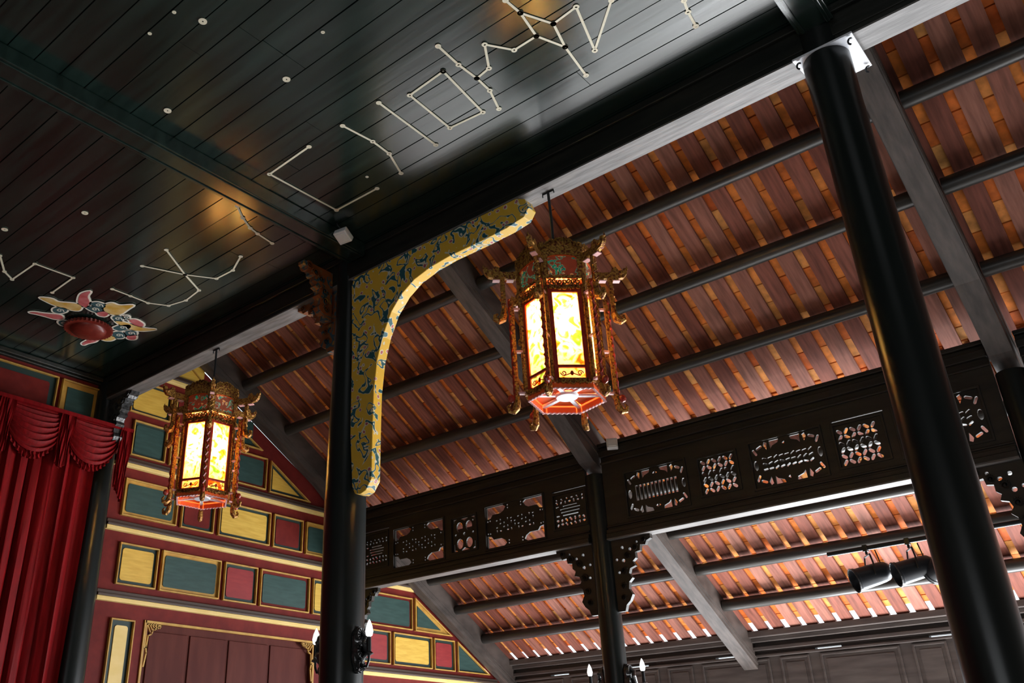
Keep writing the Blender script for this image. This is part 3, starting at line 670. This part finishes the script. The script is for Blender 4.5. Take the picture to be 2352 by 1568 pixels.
def keep(H, x0, z0, x1, z1, gap=0.004):
    out = []; boxes = []
    def inside(p, poly):
        c = False; n = len(poly)
        for i in range(n):
            a, b2 = poly[i], poly[i - 1]
            if (a[1] > p[1]) != (b2[1] > p[1]) and p[0] < (b2[0] - a[0]) * (p[1] - a[1]) / (b2[1] - a[1]) + a[0]: c = not c
        return c
    def dense(poly): return [(poly[i][0] + (poly[(i + 1) % len(poly)][0] - poly[i][0]) * t / 4, poly[i][1] + (poly[(i + 1) % len(poly)][1] - poly[i][1]) * t / 4) for i in range(len(poly)) for t in range(4)]
    for h in H:
        h = [(min(max(p[0], x0 + 0.006), x1 - 0.006), min(max(p[1], z0 + 0.006), z1 - 0.006)) for p in h]
        g = []
        for p in h:
            if not g or (abs(p[0] - g[-1][0]) + abs(p[1] - g[-1][1])) > 1e-4: g.append(p)
        h = g; d = dense(h); ok = True
        for q, dq in out:
            if any(inside(p, q) for p in d) or any(inside(p, h) for p in dq) or min((p[0] - r_[0]) ** 2 + (p[1] - r_[1]) ** 2 for p in d for r_ in dq) < gap * gap: ok = False; break
        if ok: out.append((h, d))
    return [h for h, _ in out]
def slit(x0, x1, z): return [(x0, z - 0.008), (x1, z - 0.008), (x1, z + 0.008), (x0, z + 0.008)]
def frieze(x0, x1, pans, label):
    YF = 8.755
    # solid board with an opening for each lattice panel
    ops = []
    for kind, a, z0, b_, z1 in pans:
        ops.append(rc(a, z0, b_, z1))
        if kind in ('weave_slit', 'script'): ops.append(slit(a - 0.01, b_ + 0.03, z1 + 0.045))
    f = MB().plate([rc(x0, 2.47, x1, 3.33)] + ops, 0.05, XZ(YF)).build('lattice_frieze', M['frieze'])
    tag(f, label, 'frieze', 'carved friezes of the back row')
    MB().box(x0, x1, YF - 0.05, YF + 0.12, 3.30, 3.375).box(x0, x1, YF - 0.02, YF + 0.12, 3.375, 3.42).box(x0, x1, YF - 0.06, YF + 0.13, 3.42, 3.46).box(x0, x1, YF - 0.03, YF, 3.22, 3.245).build('top_rail', M['frieze'], f, bevel=0.006)
    MB().box(x0, x1, YF - 0.04, YF + 0.09, 2.43, 2.475).box(x0, x1, YF - 0.055, YF + 0.10, 2.375, 2.43).box(x0, x1, YF - 0.02, YF, 2.50, 2.52).build('bottom_rail', M['frieze'], f, bevel=0.006)
    MB().box(x0, x1, YF - 0.055, YF + 0.102, 2.362, 2.376).build('underside', M['under'], f, label='pale underside of the bottom rail')  # reflected door light put into the rail's underside as a paler colour
    for kind, a, z0, b_, z1 in pans:
        H = {'weave': holes_weave, 'weave_slit': holes_weave, 'bars': lambda *q: holes_ornate(*q, 'bars'), 'cloud': lambda *q: holes_ornate(*q, 'cloud'), 'arms': holes_arms, 'rings': holes_rings, 'script': holes_script}[kind](a, z0, b_, z1)
        H = keep(H, a, z0, b_, z1)
        lp = MB().plate([rc(a, z0, b_, z1)] + H, 0.022, XZ(YF + 0.012)).build('lattice_panel', M['frieze'], f)
        MB().plate([rc(a - 0.022, z0 - 0.022, b_ + 0.022, z1 + 0.022), rc(a, z0, b_, z1)], 0.014, XZ(YF - 0.013)).build('frame', M['frieze'], lp, bevel=0.003)
Z0, Z1 = 2.585, 3.055
frieze(XL + 0.18, XA - 0.115, [('script', -8.83, 2.63, -8.40, 3.08), ('arms', -8.28, 2.56, -7.41, 3.07), ('rings', -7.27, 2.595, -6.88, 3.02), ('arms', -6.72, 2.55, -5.86, 3.065), ('script', -5.71, 2.61, -5.29, 3.0)],
       'dark frieze with pierced panels in the left bay, left of the slim back column')
frieze(XA + 0.115, XB - 0.125, [('bars', -4.745, 2.58, -4.03, 3.06), ('weave', -3.87, 2.63, -3.46, 3.02), ('cloud', -3.30, 2.58, -2.59, 3.05), ('weave_slit', -2.46, 2.61, -2.02, 3.02), ('cloud', -1.90, 2.58, -1.19, 3.05)],
       'dark frieze with diagonal lattice panels in the middle bay, right of the slim back column')
frieze(XB + 0.115, XR, [('bars', -0.5, 2.58, 0.2, 3.06), ('weave', 0.36, 2.63, 0.78, 3.02)], 'dark frieze continuing right beyond the picture edge')

# ------------------------------------------------------------------ brackets
def spiral(cx_, cy_, r0, r1, turns, a0, n=22): return [(cx_ + (r0 + (r1 - r0) * t / n) * math.cos(a0 + turns * 2 * PI * t / n), cy_ + (r0 + (r1 - r0) * t / n) * math.sin(a0 + turns * 2 * PI * t / n)) for t in range(n + 1)]
BR = [(-3.12, 3.867), (-3.15, 3.955), (-3.23, 3.995), (-4.99, 3.995), (-5.02, 3.92), (-5.0, 3.319), (-4.995, 2.536), (-4.96, 2.091), (-4.93, 2.035), (-4.87, 2.02), (-4.81, 2.038), (-4.75, 2.116), (-4.745, 2.469), (-4.735, 2.838), (-4.70, 3.10), (-4.64, 3.30), (-4.54, 3.496), (-4.42, 3.62), (-4.28, 3.70), (-4.10, 3.745), (-3.893, 3.765), (-3.584, 3.765), (-3.33, 3.775), (-3.17, 3.80)]
b = MB().plate([BR], 0.10, XZ(4.768)).build('painted_bracket', M['bracket'], bevel=0.012)
tag(b, 'yellow curved bracket painted with teal and pink clouds, right of the centre column', 'bracket')
def carved(name, mirror, x0, y, z0, wd, ht, label, mm, t=0.05, dense=True, T=None):
    """openwork corner bracket: arm along the beam, leg down the column, scalloped edge with scrolls and holes"""
    out = [(0, 0), (1, 0), (1, -.05), (.90, -.07), (.86, -.11), (.74, -.10), (.72, -.16), (.60, -.17), (.60, -.23), (.52, -.26), (.57, -.31), (.44, -.33), (.40, -.38), (.47, -.43), (.38, -.47), (.36, -.54), (.43, -.60), (.36, -.66), (.26, -.70), (.22, -.76), (0, -.76)]
    out = [(p[0] * wd, p[1]) for p in out]
    if ht < 0.7: out = [(p[0], p[1] * ht / 0.78) for p in out]
    hs = [circ(wd * 0.66, -0.065, 0.016, 8), circ(wd * 0.48, -0.13, 0.02, 8), circ(wd * 0.30, -0.10, 0.02, 8), circ(wd * 0.30, -0.24, 0.022, 8), circ(wd * 0.14, -0.22, 0.018, 8), circ(wd * 0.17, -0.36, 0.018, 8)]
    sx = -1 if mirror else 1
    TT = T if T else Matrix(((sx, 0, 0, x0), (0, 0, 1, y - t / 2), (0, 1, 0, z0), (0, 0, 0, 1)))
    o = MB().plate([out] + hs, t, TT).build(name, mm); tag(o, label, 'bracket', 'carved corner brackets')
    for cx_, cy_, r in ((wd * 0.84, -0.05, 0.035), (wd * 0.62, -0.12, 0.04), (wd * 0.42, -0.19, 0.045), (wd * 0.30, -0.35, 0.045), (wd * 0.25, -0.50, 0.04), (wd * 0.22, -0.62, 0.035)):
        sc = MB(); sc.ribbon(spiral(cx_, cy_ * (ht / 0.78 if ht < 0.7 else 1), r, 0.006, 1.6, 0.5), 0.012, t + 0.03, TT @ T_(0, 0, -0.015))
        sc.build('scroll_carving', mm, o)
    return o
carved('carved_bracket', False, XA + 0.10, Y2, 2.366, 0.50, 0.76, 'black openwork bracket on the right side of the slim back column', M['frieze'])
carved('carved_bracket', True, XA - 0.10, Y2, 2.366, 0.50, 0.76, 'black openwork bracket on the left side of the slim back column', M['frieze'])
carved('carved_bracket', False, XL + 0.16, Y2, 2.366, 0.42, 0.70, 'openwork bracket peeping out right of the centre column, against the painted gable', M['frieze'])
carved('carved_bracket', True, XB - 0.10, Y2, 2.366, 0.46, 0.76, 'black openwork bracket at the far right edge, behind the thick column', M['frieze'])
carved('painted_carved_bracket', True, XA - 0.11, Y1, 4.012, 0.55, 0.62, 'dark orange and blue carved bracket on the left side of the centre column', M['bracket_dark'], 0.09)
TY = Matrix(((0, 0, 1, XA - 0.2), (-1, 0, 0, Y1 - 0.11), (0, 1, 0, 4.14), (0, 0, 0, 1)))
carved('painted_carved_bracket', False, 0, 0, 0, 0.34, 0.50, 'small dark carved bracket under the ceiling beam at the centre column', M['bracket_dark'], 0.08, T=TY)
carved('painted_carved_bracket', False, XL + 0.17, Y1, 4.012, 0.42, 0.64, 'silvery scroll bracket on the column beside the stage curtain', M['silver'], 0.10)

# ------------------------------------------------------------------ small white boxes
def wbox(loc, rot, label):
    e_ = empty('junction_box', loc); tag(e_, label, 'junction box', 'small white boxes on the woodwork')
    TT = Matrix.Translation(loc) @ rot
    MB().box(-0.062, 0.062, -0.03, 0.03, -0.062, 0.062, TT).build('housing', M['white'], e_, bevel=0.008)
    MB().box(-0.045, 0.045, -0.036, -0.03, -0.045, 0.045, TT).build('cover', M['white'], e_, bevel=0.004)
    MB().tube([TT @ Vector((0, 0.03, 0.05)), TT @ Vector((-0.02, 0.05, 0.08)), TT @ Vector((-0.03, 0.08, 0.11))], 0.007, 6).build('cable', M['metal'], e_)
wbox((-4.77, 4.42, 4.17), Matrix.Rotation(R_(10), 4, 'Z') @ Matrix.Rotation(R_(65), 4, 'X'), 'small square white box at the top of the centre column under the ceiling')
wbox((-4.80, 8.655, 3.40), Matrix.Rotation(R_(30), 4, 'Z') @ Matrix.Rotation(R_(-15), 4, 'X'), 'small square white box on the frieze beside the slim back column')

# ------------------------------------------------------------------ lanterns
def make_lantern(cx_, cy_, zt, dz, phi, label, zhook):
    """hexagonal palace lantern; phi = direction of one pane's outward normal"""
    root = empty('palace_lantern', (cx_, cy_, 2.08 + dz)); tag(root, label, 'lantern', 'carved hexagonal palace lanterns')
    R = 0.268; ap = R * math.cos(PI / 6)
    def fr(i, r): # frame of side i: u tangential, v up, w outward
        a = phi + i * PI / 3; n = Vector((math.cos(a), math.sin(a), 0)); t = Vector((-n.y, n.x, 0))
        return Matrix(((t.x, 0, n.x, cx_ + n.x * r), (t.y, 0, n.y, cy_ + n.y * r), (0, 1, 0, dz), (0, 0, 0, 1)))
    def fc(i, r=0): # frame of corner i: u radial outward, v up, w tangential
        a = phi + (i + 0.5) * PI / 3; n = Vector((math.cos(a), math.sin(a), 0)); t = Vector((-n.y, n.x, 0))
        return Matrix(((n.x, 0, t.x, cx_ + n.x * r), (n.y, 0, t.y, cy_ + n.y * r), (0, 1, 0, dz), (0, 0, 0, 1)))
    hs = R / 2
    MB().tube([(cx_, cy_, zhook), (cx_ + 0.006, cy_, (zhook + 3.5 + dz) / 2), (cx_, cy_, 3.36 + dz)], 0.011, 8).tube([(cx_ - 0.05, cy_, zhook - 0.03), (cx_ - 0.05, cy_, zhook - 0.004), (cx_ + 0.05, cy_, zhook - 0.004), (cx_ + 0.05, cy_, zhook - 0.03)], 0.006, 6).build('hanging_rod', M['metal'], root, smooth=True)
    MB().lathe([(0.03, 3.36 + dz), (0.055, 3.40 + dz), (0.03, 3.45 + dz), (0.04, 3.50 + dz), (0.012, 3.54 + dz)], 16, T_(cx_, cy_, 0)).build('finial', M['metal'], root, smooth=True)
    ro = MB()
    for i in range(6):
        T = fr(i, 0); ro.add([(-R / 2, 3.33, ap), (R / 2, 3.33, ap), (0.015, 3.38, 0.03), (-0.015, 3.38, 0.03)], [(0, 1, 2, 3)], T)
    ro.build('roof', M['lred'], root)
    for i in range(6):
        # corner posts
        p = MB(); TC = fc(i, R - 0.005)
        p.box(-0.022, 0.016, 2.33, 3.40, -0.018, 0.018, TC); p.tube([(0.018, 2.34 + 0.095 * k, 0.004 * (-1) ** k) for k in range(12)], 0.010, 6, TC)
        p.build('post', M['gilt'], root)
        T = fr(i, ap)
        # main pane and its frame
        w0 = hs - 0.018
        f = MB()
        f.plate([rc(-w0, 2.335, w0, 3.06), rc(-w0 + 0.028, 2.455, w0 - 0.028, 3.0), rc(-w0 + 0.028, 2.362, w0 - 0.028, 2.435)], 0.018, T @ T_(0, 0, -0.012))
        fo = f.build('window_frame', M['lred'], root, bevel=0.003)
        MB().box(-w0 + 0.02, w0 - 0.02, 2.45, 3.005, -0.010, -0.006, T).build('glass_pane', M['glass'], fo)
        MB().box(-w0 + 0.02, w0 - 0.02, 2.36, 2.437, -0.010, -0.006, T).build('lower_pane', M['glass'], fo)
        ps = MB()
        for sg in (-1, 1):
            ps.ribbon(spiral(sg * 0.055, 2.398, 0.020, 0.005, 1.2, 0 if sg > 0 else PI, 14), 0.006, 0.003, T @ T_(0, 0, -0.006)); ps.ribbon([(sg * 0.012, 2.395), (sg * 0.035, 2.385), (sg * 0.055, 2.378)], 0.006, 0.003, T @ T_(0, 0, -0.006))
        ps.plate([circ(0, 2.398, 0.012, 8, 0.018)], 0.003, T @ T_(0, 0, -0.006))
        ps.build('painted_scroll', M['lred'], fo)
        # pierced gilt bands above and below the pane
        g = MB()
        for z_ in (3.035, 3.075):
            for k in range(7): g.ribbon(spiral(-w0 + 0.02 + k * (2 * w0 - 0.04) / 6, z_, 0.020, 0.004, 1.2, k * 1.3, 12), 0.008, 0.02, T)
        g.build('gilt_band', M['gilt'], root)
        g = MB()
        for k in range(7): g.ribbon(spiral(-w0 + 0.02 + k * (2 * w0 - 0.04) / 6, 2.335, 0.020, 0.004, 1.2, k * 1.3, 12), 0.008, 0.02, T)
        g.build('gilt_band', M['gilt'], root)
        # crown panel with arched crest
        arch = [(-hs, 3.10), (hs, 3.10), (hs, 3.33)] + [(hs * math.cos(t), 3.33 + 0.075 * math.sin(t)) for t in [PI * k / 10 for k in range(1, 10)]] + [(-hs, 3.33)]
        win = [(-hs + 0.03, 3.125), (hs - 0.03, 3.125), (hs - 0.03, 3.265)] + [((hs - 0.03) * math.cos(t), 3.265 + 0.028 * math.sin(t)) for t in [PI * k / 8 for k in range(1, 8)]] + [(-hs + 0.03, 3.265)]
        c = MB().plate([arch, win], 0.022, T).build('crown_frame', M['gilt'], root)
        MB().plate([win], 0.006, T @ T_(0, 0, 0.004)).build('crown_painting', M['crown'], c)
        a_ = MB(); a_.ribbon([((hs - 0.03) * math.cos(t), 3.262 + 0.026 * math.sin(t)) for t in [PI * k / 10 for k in range(11)]], 0.008, 0.008, T @ T_(0, 0, 0.008)); a_.build('arch_line', M['lskirt'], c)
        cr_ = MB()
        for k in range(9): cr_.ribbon(spiral(-hs + 0.015 + k * (2 * hs - 0.03) / 8, 3.345 + 0.07 * math.sin(PI * k / 8), 0.024, 0.004, 1.3, k), 0.010, 0.03, T @ T_(0, 0, -0.004))
        cr_.build('crest', M['gilt'], c)
        # flared skirt
        s = MB(); s.plate([[(-hs * 0.96, 2.345), (hs * 0.96, 2.345), (hs * 1.0, 2.315), (hs * 1.0, 2.290), (-hs * 1.0, 2.290), (-hs * 1.0, 2.315)]], 0.010, T @ T_(0, 0, -0.014))
        so = s.build('skirt', M['lskirt'], root)
        e_ = MB(); e_.ribbon([(hs * 1.0 * (1 - 2 * k / 16), 2.288 + 0.006 * (k % 2)) for k in range(17)], 0.007, 0.014, T @ T_(0, 0, -0.016)); e_.build('edging', M['pink'], so)
        # dragon arm at the corner
        TA = fc(i, 0)
        d = MB(); d.plate([[(R - 0.02, 3.235), (0.44, 3.235), (0.49, 3.245), (0.515, 3.275), (0.525, 3.32), (0.495, 3.325), (0.485, 3.295), (0.46, 3.30), (0.44, 3.335), (0.41, 3.325), (0.40, 3.29), (0.34, 3.285), (R - 0.02, 3.30)]], 0.034, TA @ T_(0, 0, -0.017))
        d.ell((0.475, 3.285, 0), (0.035, 0.026, 0.026), 10, 6, TA); d.tube([(0.50, 3.30, 0), (0.525, 3.325, 0.0), (0.52, 3.35, 0)], [0.012, 0.008, 0.003], 6, TA)
        d.box(0.30, 0.34, 3.222, 3.236, -0.02, 0.02, TA); d.box(0.40, 0.45, 3.222, 3.236, -0.02, 0.02, TA)
        do = d.build('dragon_arm', M['gilt'], root, bevel=0.003)
        for e0 in (0.31, 0.41): MB().box(e0, e0 + 0.05, 3.216, 3.223, -0.02, 0.02, TA).build('edging', M['pink'], do)
        # short pendant under the arm with a curled foot
        q = MB(); q.box(0.375, 0.405, 2.97, 3.235, -0.013, 0.013, TA)
        q.tube([(0.39, 2.99, 0), (0.392, 2.95, 0), (0.405, 2.91, 0), (0.43, 2.895, 0), (0.455, 2.91, 0), (0.455, 2.94, 0), (0.435, 2.95, 0)], [0.018, 0.026, 0.030, 0.026, 0.02, 0.014, 0.008], 8, TA)
        q.tube([(0.40, 3.0 + 0.03 * k, 0.016 * (-1) ** k) for k in range(7)], 0.008, 6, TA)
        q.build('short_pendant', M['gilt'], root)
        # long carved bar with curled foot, tied to the post
        l = MB(); l.box(0.322, 0.350, 2.30, 3.07, -0.012, 0.012, TA)
        l.tube([(0.336, 2.32, 0), (0.338, 2.28, 0), (0.346, 2.24, 0), (0.366, 2.215, 0), (0.392, 2.22, 0), (0.402, 2.25, 0), (0.388, 2.27, 0)], [0.016, 0.022, 0.025, 0.022, 0.017, 0.012, 0.007], 8, TA)
        lo = l.build('long_bar', M['gilt'], root)
        g2 = MB(); g2.tube([(0.352, 2.33 + 0.0335 * k, 0.010 * (-1) ** k) for k in range(23)], 0.010, 5, TA); g2.ell((0.375, 2.31, 0), (0.028, 0.03, 0.02), 8, 6, TA); g2.build('carved_scroll', M['lred'], lo)
        for z_ in (2.98, 2.65, 2.34): MB().box(0.26, 0.33, z_, z_ + 0.015, -0.012, 0.012, TA).build('tie', M['pink'], lo)
    bt = MB()
    for i in range(6):
        TA = fc(i, 0); bt.box(0.03, R - 0.01, 2.325, 2.340, -0.014, 0.014, TA)
    bt.lathe([(0.072, 2.315 + dz), (0.080, 2.328 + dz), (0.05, 2.342 + dz)], 24, T_(cx_, cy_, 0)); bt.build('base_spokes', M['plate'], root, label='white hub and spokes of the base')
    fl_ = MB()
    for i in range(6):
        T = fr(i, 0); fl_.plate([[(-0.03, 0.07), (0.03, 0.07), (hs - 0.035, ap - 0.02), (-hs + 0.035, ap - 0.02)]], 0.006, fr(i, 0) @ Matrix(((1, 0, 0, 0), (0, 0, 1, 2.342), (0, 1, 0, 0), (0, 0, 0, 1))))
    fl_.build('base_panels', M['lskirt'], root)
    bl = MB().ell((cx_, cy_, 2.68 + dz), (0.045, 0.045, 0.07), 16, 10).build('bulb', M['bulb_on'], root, smooth=True, label='glowing bulb')
    ld = bpy.data.lights.new('lantern_lamp', 'POINT'); ld.energy = 105; ld.color = (1.0, 0.76, 0.44); ld.shadow_soft_size = 0.05
    lo_ = bpy.data.objects.new('lantern_lamp', ld); COL.objects.link(lo_); lo_.location = (cx_, cy_, 2.82 + dz)
    return root
make_lantern(-3.0, 4.87, 0, 0.0, R_(-46.4), 'large gilt and red hexagonal lantern, the one hanging right of the yellow bracket', 3.998)
make_lantern(-7.05, 4.83, 0, 0.12, R_(-4.4), 'smaller-looking gilt and red hexagonal lantern hanging before the coloured gable wall', 3.998)

# ------------------------------------------------------------------ stage curtain
xC = -8.93
def fold_sheet(y0, y1, z0, z1, nf, amp, mb_, ztopf=None, zbotf=None, x=xC, nz=14, ph=0, taper=0.0):
    nu = nf * 8; vs = []; fs = []; rn = random.Random(int(y0 * 100)); fr_ = [rn.uniform(0.6, 1.3) for _ in range(nf + 2)]; ps = [rn.uniform(-0.4, 0.4) for _ in range(nf + 2)]
    for j in range(nz + 1):
        v = j / nz
        for i in range(nu + 1):
            u = i / nu; k = int(u * nf); yb_ = y1 - taper * (1 - v) * 1
            zt = ztopf(u) if ztopf else z1; zb = zbotf(u) if zbotf else z0
            yy = y0 + (yb_ - y0) * u; a = amp * fr_[min(k, nf)]
            vs.append((x + a * math.cos(u * nf * 2 * PI + ph) + 0.4 * a * math.sin(u * nf * 4.3 * PI + ps[k] + v * 2), yy + 0.01 * math.sin(v * 7 + i), zb + (zt - zb) * v))
    for j in range(nz):
        for i in range(nu):
            a = j * (nu + 1) + i; fs.append((a, a + 1, a + nu + 2, a + nu + 1))
    mb_.add(vs, fs)
cu = empty('stage_curtain', (xC, 3.0, FL)); tag(cu, 'red velvet stage curtain with swagged valance hanging below the ceiling at left', 'curtain')
m_ = MB(); fold_sheet(-0.5, 4.68, FL + 0.05, 3.45, 34, 0.030, m_, taper=0.06); m_.build('drape', M['curtain'], cu, smooth=True)
def swag(y0, y1, zt, drop, mb_):
    nu, nv = 28, 56; vs = []; fs = []
    for j in range(nv + 1):
        v = j / nv
        for i in range(nu + 1):
            u = i / nu; s_ = 1 - (2 * u - 1) ** 2
            z = zt - v * drop * (0.30 + 0.70 * s_ ** 0.8) ; 
            rip = math.sin((v ** 0.85) * 7.5 * 2 * PI) * 0.020 * min(1, v * 4) * (0.35 + 0.65 * s_)
            yy = y0 + (y1 - y0) * (0.5 + (u - 0.5) * (1 + 0.16 * v * (1 - abs(2 * u - 1))))
            vs.append((xC + 0.055 + 0.05 * s_ * math.sin(PI * v * 0.8) + rip, yy, z + rip * 0.5))
    for j in range(nv):
        for i in range(nu):
            a = j * (nu + 1) + i; fs.append((a, a + 1, a + nu + 2, a + nu + 1))
    mb_.add(vs, fs)
def ztop(y): return 3.60 + 0.03 * (y - 3.6) / 1.4
for y0, y1 in ((1.72, 2.36), (2.34, 2.99), (2.97, 3.63), (3.61, 4.29), (4.27, 4.94)):
    m_ = MB(); swag(y0, y1, ztop(y0) + 0.03, 0.50, m_); so = m_.build('swag', M['curtain'], cu, smooth=True)
    m_ = MB(); yc = (y0 + y1) / 2; hw = (y1 - y0) / 2
    fold_sheet(y0 + 0.03, y1 - 0.03, 0, 0, 14, 0.010, m_, ztopf=lambda u: ztop(y0) + 0.03 - 0.50 * (0.30 + 0.70 * (1 - (2 * u - 1) ** 2) ** 0.8) + 0.02, zbotf=lambda u: ztop(y0) - 0.50 * (0.30 + 0.70 * (1 - (2 * u - 1) ** 2) ** 0.8) - 0.045, x=xC + 0.055, nz=3)
    m_.build('fringe', M['curtain'], so, smooth=True)
for y0, y1, zb in ((4.20, 4.36, 3.02), (4.90, 5.05, 2.80), (3.54, 3.70, 3.02), (2.90, 3.06, 3.02)):
    m_ = MB(); fold_sheet(y0, y1, zb, 3.63, 5, 0.014, m_, zbotf=lambda u: zb + (0.18 * (1 - u) if y0 > 4.5 else 0.1 * abs(u - 0.5)), ztopf=lambda u: 3.64, x=xC + 0.085, taper=0.03); m_.build('tail', M['curtain'], cu, smooth=True)
MB().box(xC + 0.03, xC + 0.10, -0.5, 5.06, 3.615, 3.655).build('pelmet_band', M['curtain'], cu)

# ------------------------------------------------------------------ wall sconces
def sconce(cx_, cy_, r, z, a, arm, label):
    """carved dragon back plate with one candle bulb on a curved arm; a = outward direction"""
    n = Vector((math.cos(a), math.sin(a), 0)); t = Vector((-n.y, n.x, 0)); c = Vector((cx_, cy_, z)) + n * r
    T = Matrix(((t.x, 0, n.x, c.x), (t.y, 0, n.y, c.y), (0, 1, 0, c.z), (0, 0, 0, 1)))
    root = empty('wall_sconce', c); tag(root, label, 'sconce', 'candle wall sconces')
    bp = MB().plate([smooth_poly([(-0.06, 0.10), (0, 0.17), (0.06, 0.10), (0.05, 0), (0.06, -0.08), (0, -0.20), (-0.06, -0.08), (-0.05, 0)], 2)], 0.025, T)
    bp.ribbon(spiral(0, 0.09, 0.05, 0.008, 1.8, 0), 0.018, 0.05, T); bp.ribbon(spiral(0, -0.02, 0.055, 0.008, 1.6, 2), 0.02, 0.06, T); bp.ribbon(spiral(0, -0.12, 0.04, 0.006, 1.4, 4), 0.016, 0.05, T)
    bp.tube([(0, 0.12, 0.04), (0.03, 0.08, 0.07), (-0.02, 0.03, 0.09), (0.03, -0.03, 0.08), (0, -0.08, 0.05), (0.01, -0.17, 0.03)], [0.012, 0.02, 0.024, 0.02, 0.016, 0.006], 8, T)
    bp.build('dragon_back_plate', M['silver'], root)
    am = MB().tube([(0, -0.07, 0.03), (0, -0.13, 0.06), (0, -0.13, arm - 0.02), (0, -0.09, arm), (0, -0.05, arm)], 0.009, 8, T)
    TB = T @ Matrix(((1, 0, 0, 0), (0, 0, 1, 0), (0, 1, 0, arm), (0, 0, 0, 1)))
    am.lathe([(0.008, -0.06), (0.035, -0.045), (0.018, -0.03), (0.016, 0.07)], 12, TB)
    ao = am.build('arm', M['metal'], root, smooth=True)
    MB().lathe([(0.010, 0.07), (0.024, 0.08), (0.030, 0.11), (0.022, 0.15), (0.010, 0.18), (0.002, 0.195)], 16, TB).build('bulb', M['bulb'], ao, smooth=True, label='white flame-shaped bulb')
sconce(XA, Y1, 0.166, 0.90, R_(0), 0.12, 'carved sconce with white candle bulb on the right side of the centre column')
sconce(XA, Y1, 0.166, 0.90, R_(180), 0.12, 'sconce with white candle bulb peeping out left of the centre column')
sconce(XA, Y2, 0.125, 0.93, R_(0), 0.19, 'carved sconce with white candle bulb right of the slim back column')
sconce(XA, Y2, 0.125, 0.93, R_(180), 0.19, 'sconce with white candle bulb left of the slim back column')

# ------------------------------------------------------------------ stage spotlights on a pipe
yp = 9.3
pipe = MB().tube([(-2.93, yp, 1.955), (1.6, yp, 1.99)], 0.022, 12)
tag(pipe.build('lighting_pipe', M['metal'], smooth=True), 'black lighting pipe hanging across under the lower roof at right', 'pipe')
def make_spot(x, yaw, pitch_, label, first=None, roll=0):
    root = empty('stage_spotlight', (x, yp, 1.70)); tag(root, label, 'spotlight', 'stage spotlights on the pipe')
    T = Matrix.Translation((x, yp, 1.70)) @ Matrix.Rotation(yaw, 4, 'Z') @ Matrix.Rotation(pitch_, 4, 'X') @ Matrix.Rotation(-PI / 2, 4, 'X')
    # can axis along local z, mouth at +z
    b_ = MB().lathe([(0.03, -0.185), (0.065, -0.175), (0.088, -0.145), (0.096, -0.10), (0.100, -0.03), (0.104, 0.14), (0.112, 0.145), (0.112, 0.165), (0.096, 0.165), (0.094, 0.10), (0.05, 0.02), (0.01, 0.0)], 28, T)
    b_.build('can', M['can'], root, smooth=True)
    MB().tube([T @ Vector((0.112 * math.cos(t), 0.112 * math.sin(t), 0.17)) for t in [2 * PI * k / 20 for k in range(21)]], 0.006, 6).build('filter_ring', M['silver'], root)
    T0 = Matrix.Translation((x, yp, 1.70)) @ Matrix.Rotation(yaw, 4, 'Z')
    yk = MB()
    yk.tube([T0 @ Vector((-0.115, 0, -0.01)), T0 @ Vector((-0.118, 0, 0.10)), T0 @ Vector((-0.08, 0, 0.185)), T0 @ Vector((0.08, 0, 0.185)), T0 @ Vector((0.118, 0, 0.10)), T0 @ Vector((0.115, 0, -0.01))], 0.008, 6)
    yk.build('yoke', M['metal'], root)
    MB().tube([(x, yp, 1.895), (x, yp, 1.935)], 0.012, 8).box(x - 0.02, x + 0.02, yp - 0.03, yp + 0.03, 1.925, 1.985).build('clamp', M['metal'], root)
    MB().tube([T @ Vector((0, 0, -0.19)), T @ Vector((0.03, 0.02, -0.24)), (x + 0.10, yp + 0.02, 1.80), (x + 0.08, yp, 1.93)], 0.006, 6).build('cable', M['metal'], root)
for x, yaw, pt, lb in ((-2.57, R_(124), R_(-15), 'first black spotlight from the left end of the pipe'), (-2.19, R_(120), R_(-14), 'second black spotlight from the left end of the pipe'),
                       (-1.93, R_(60), R_(-12), 'third black spotlight on the pipe, partly behind the thick column'), (-1.08, R_(128), R_(-15), 'black spotlight at the right picture edge')):
    make_spot(x, yaw, pt, lb)
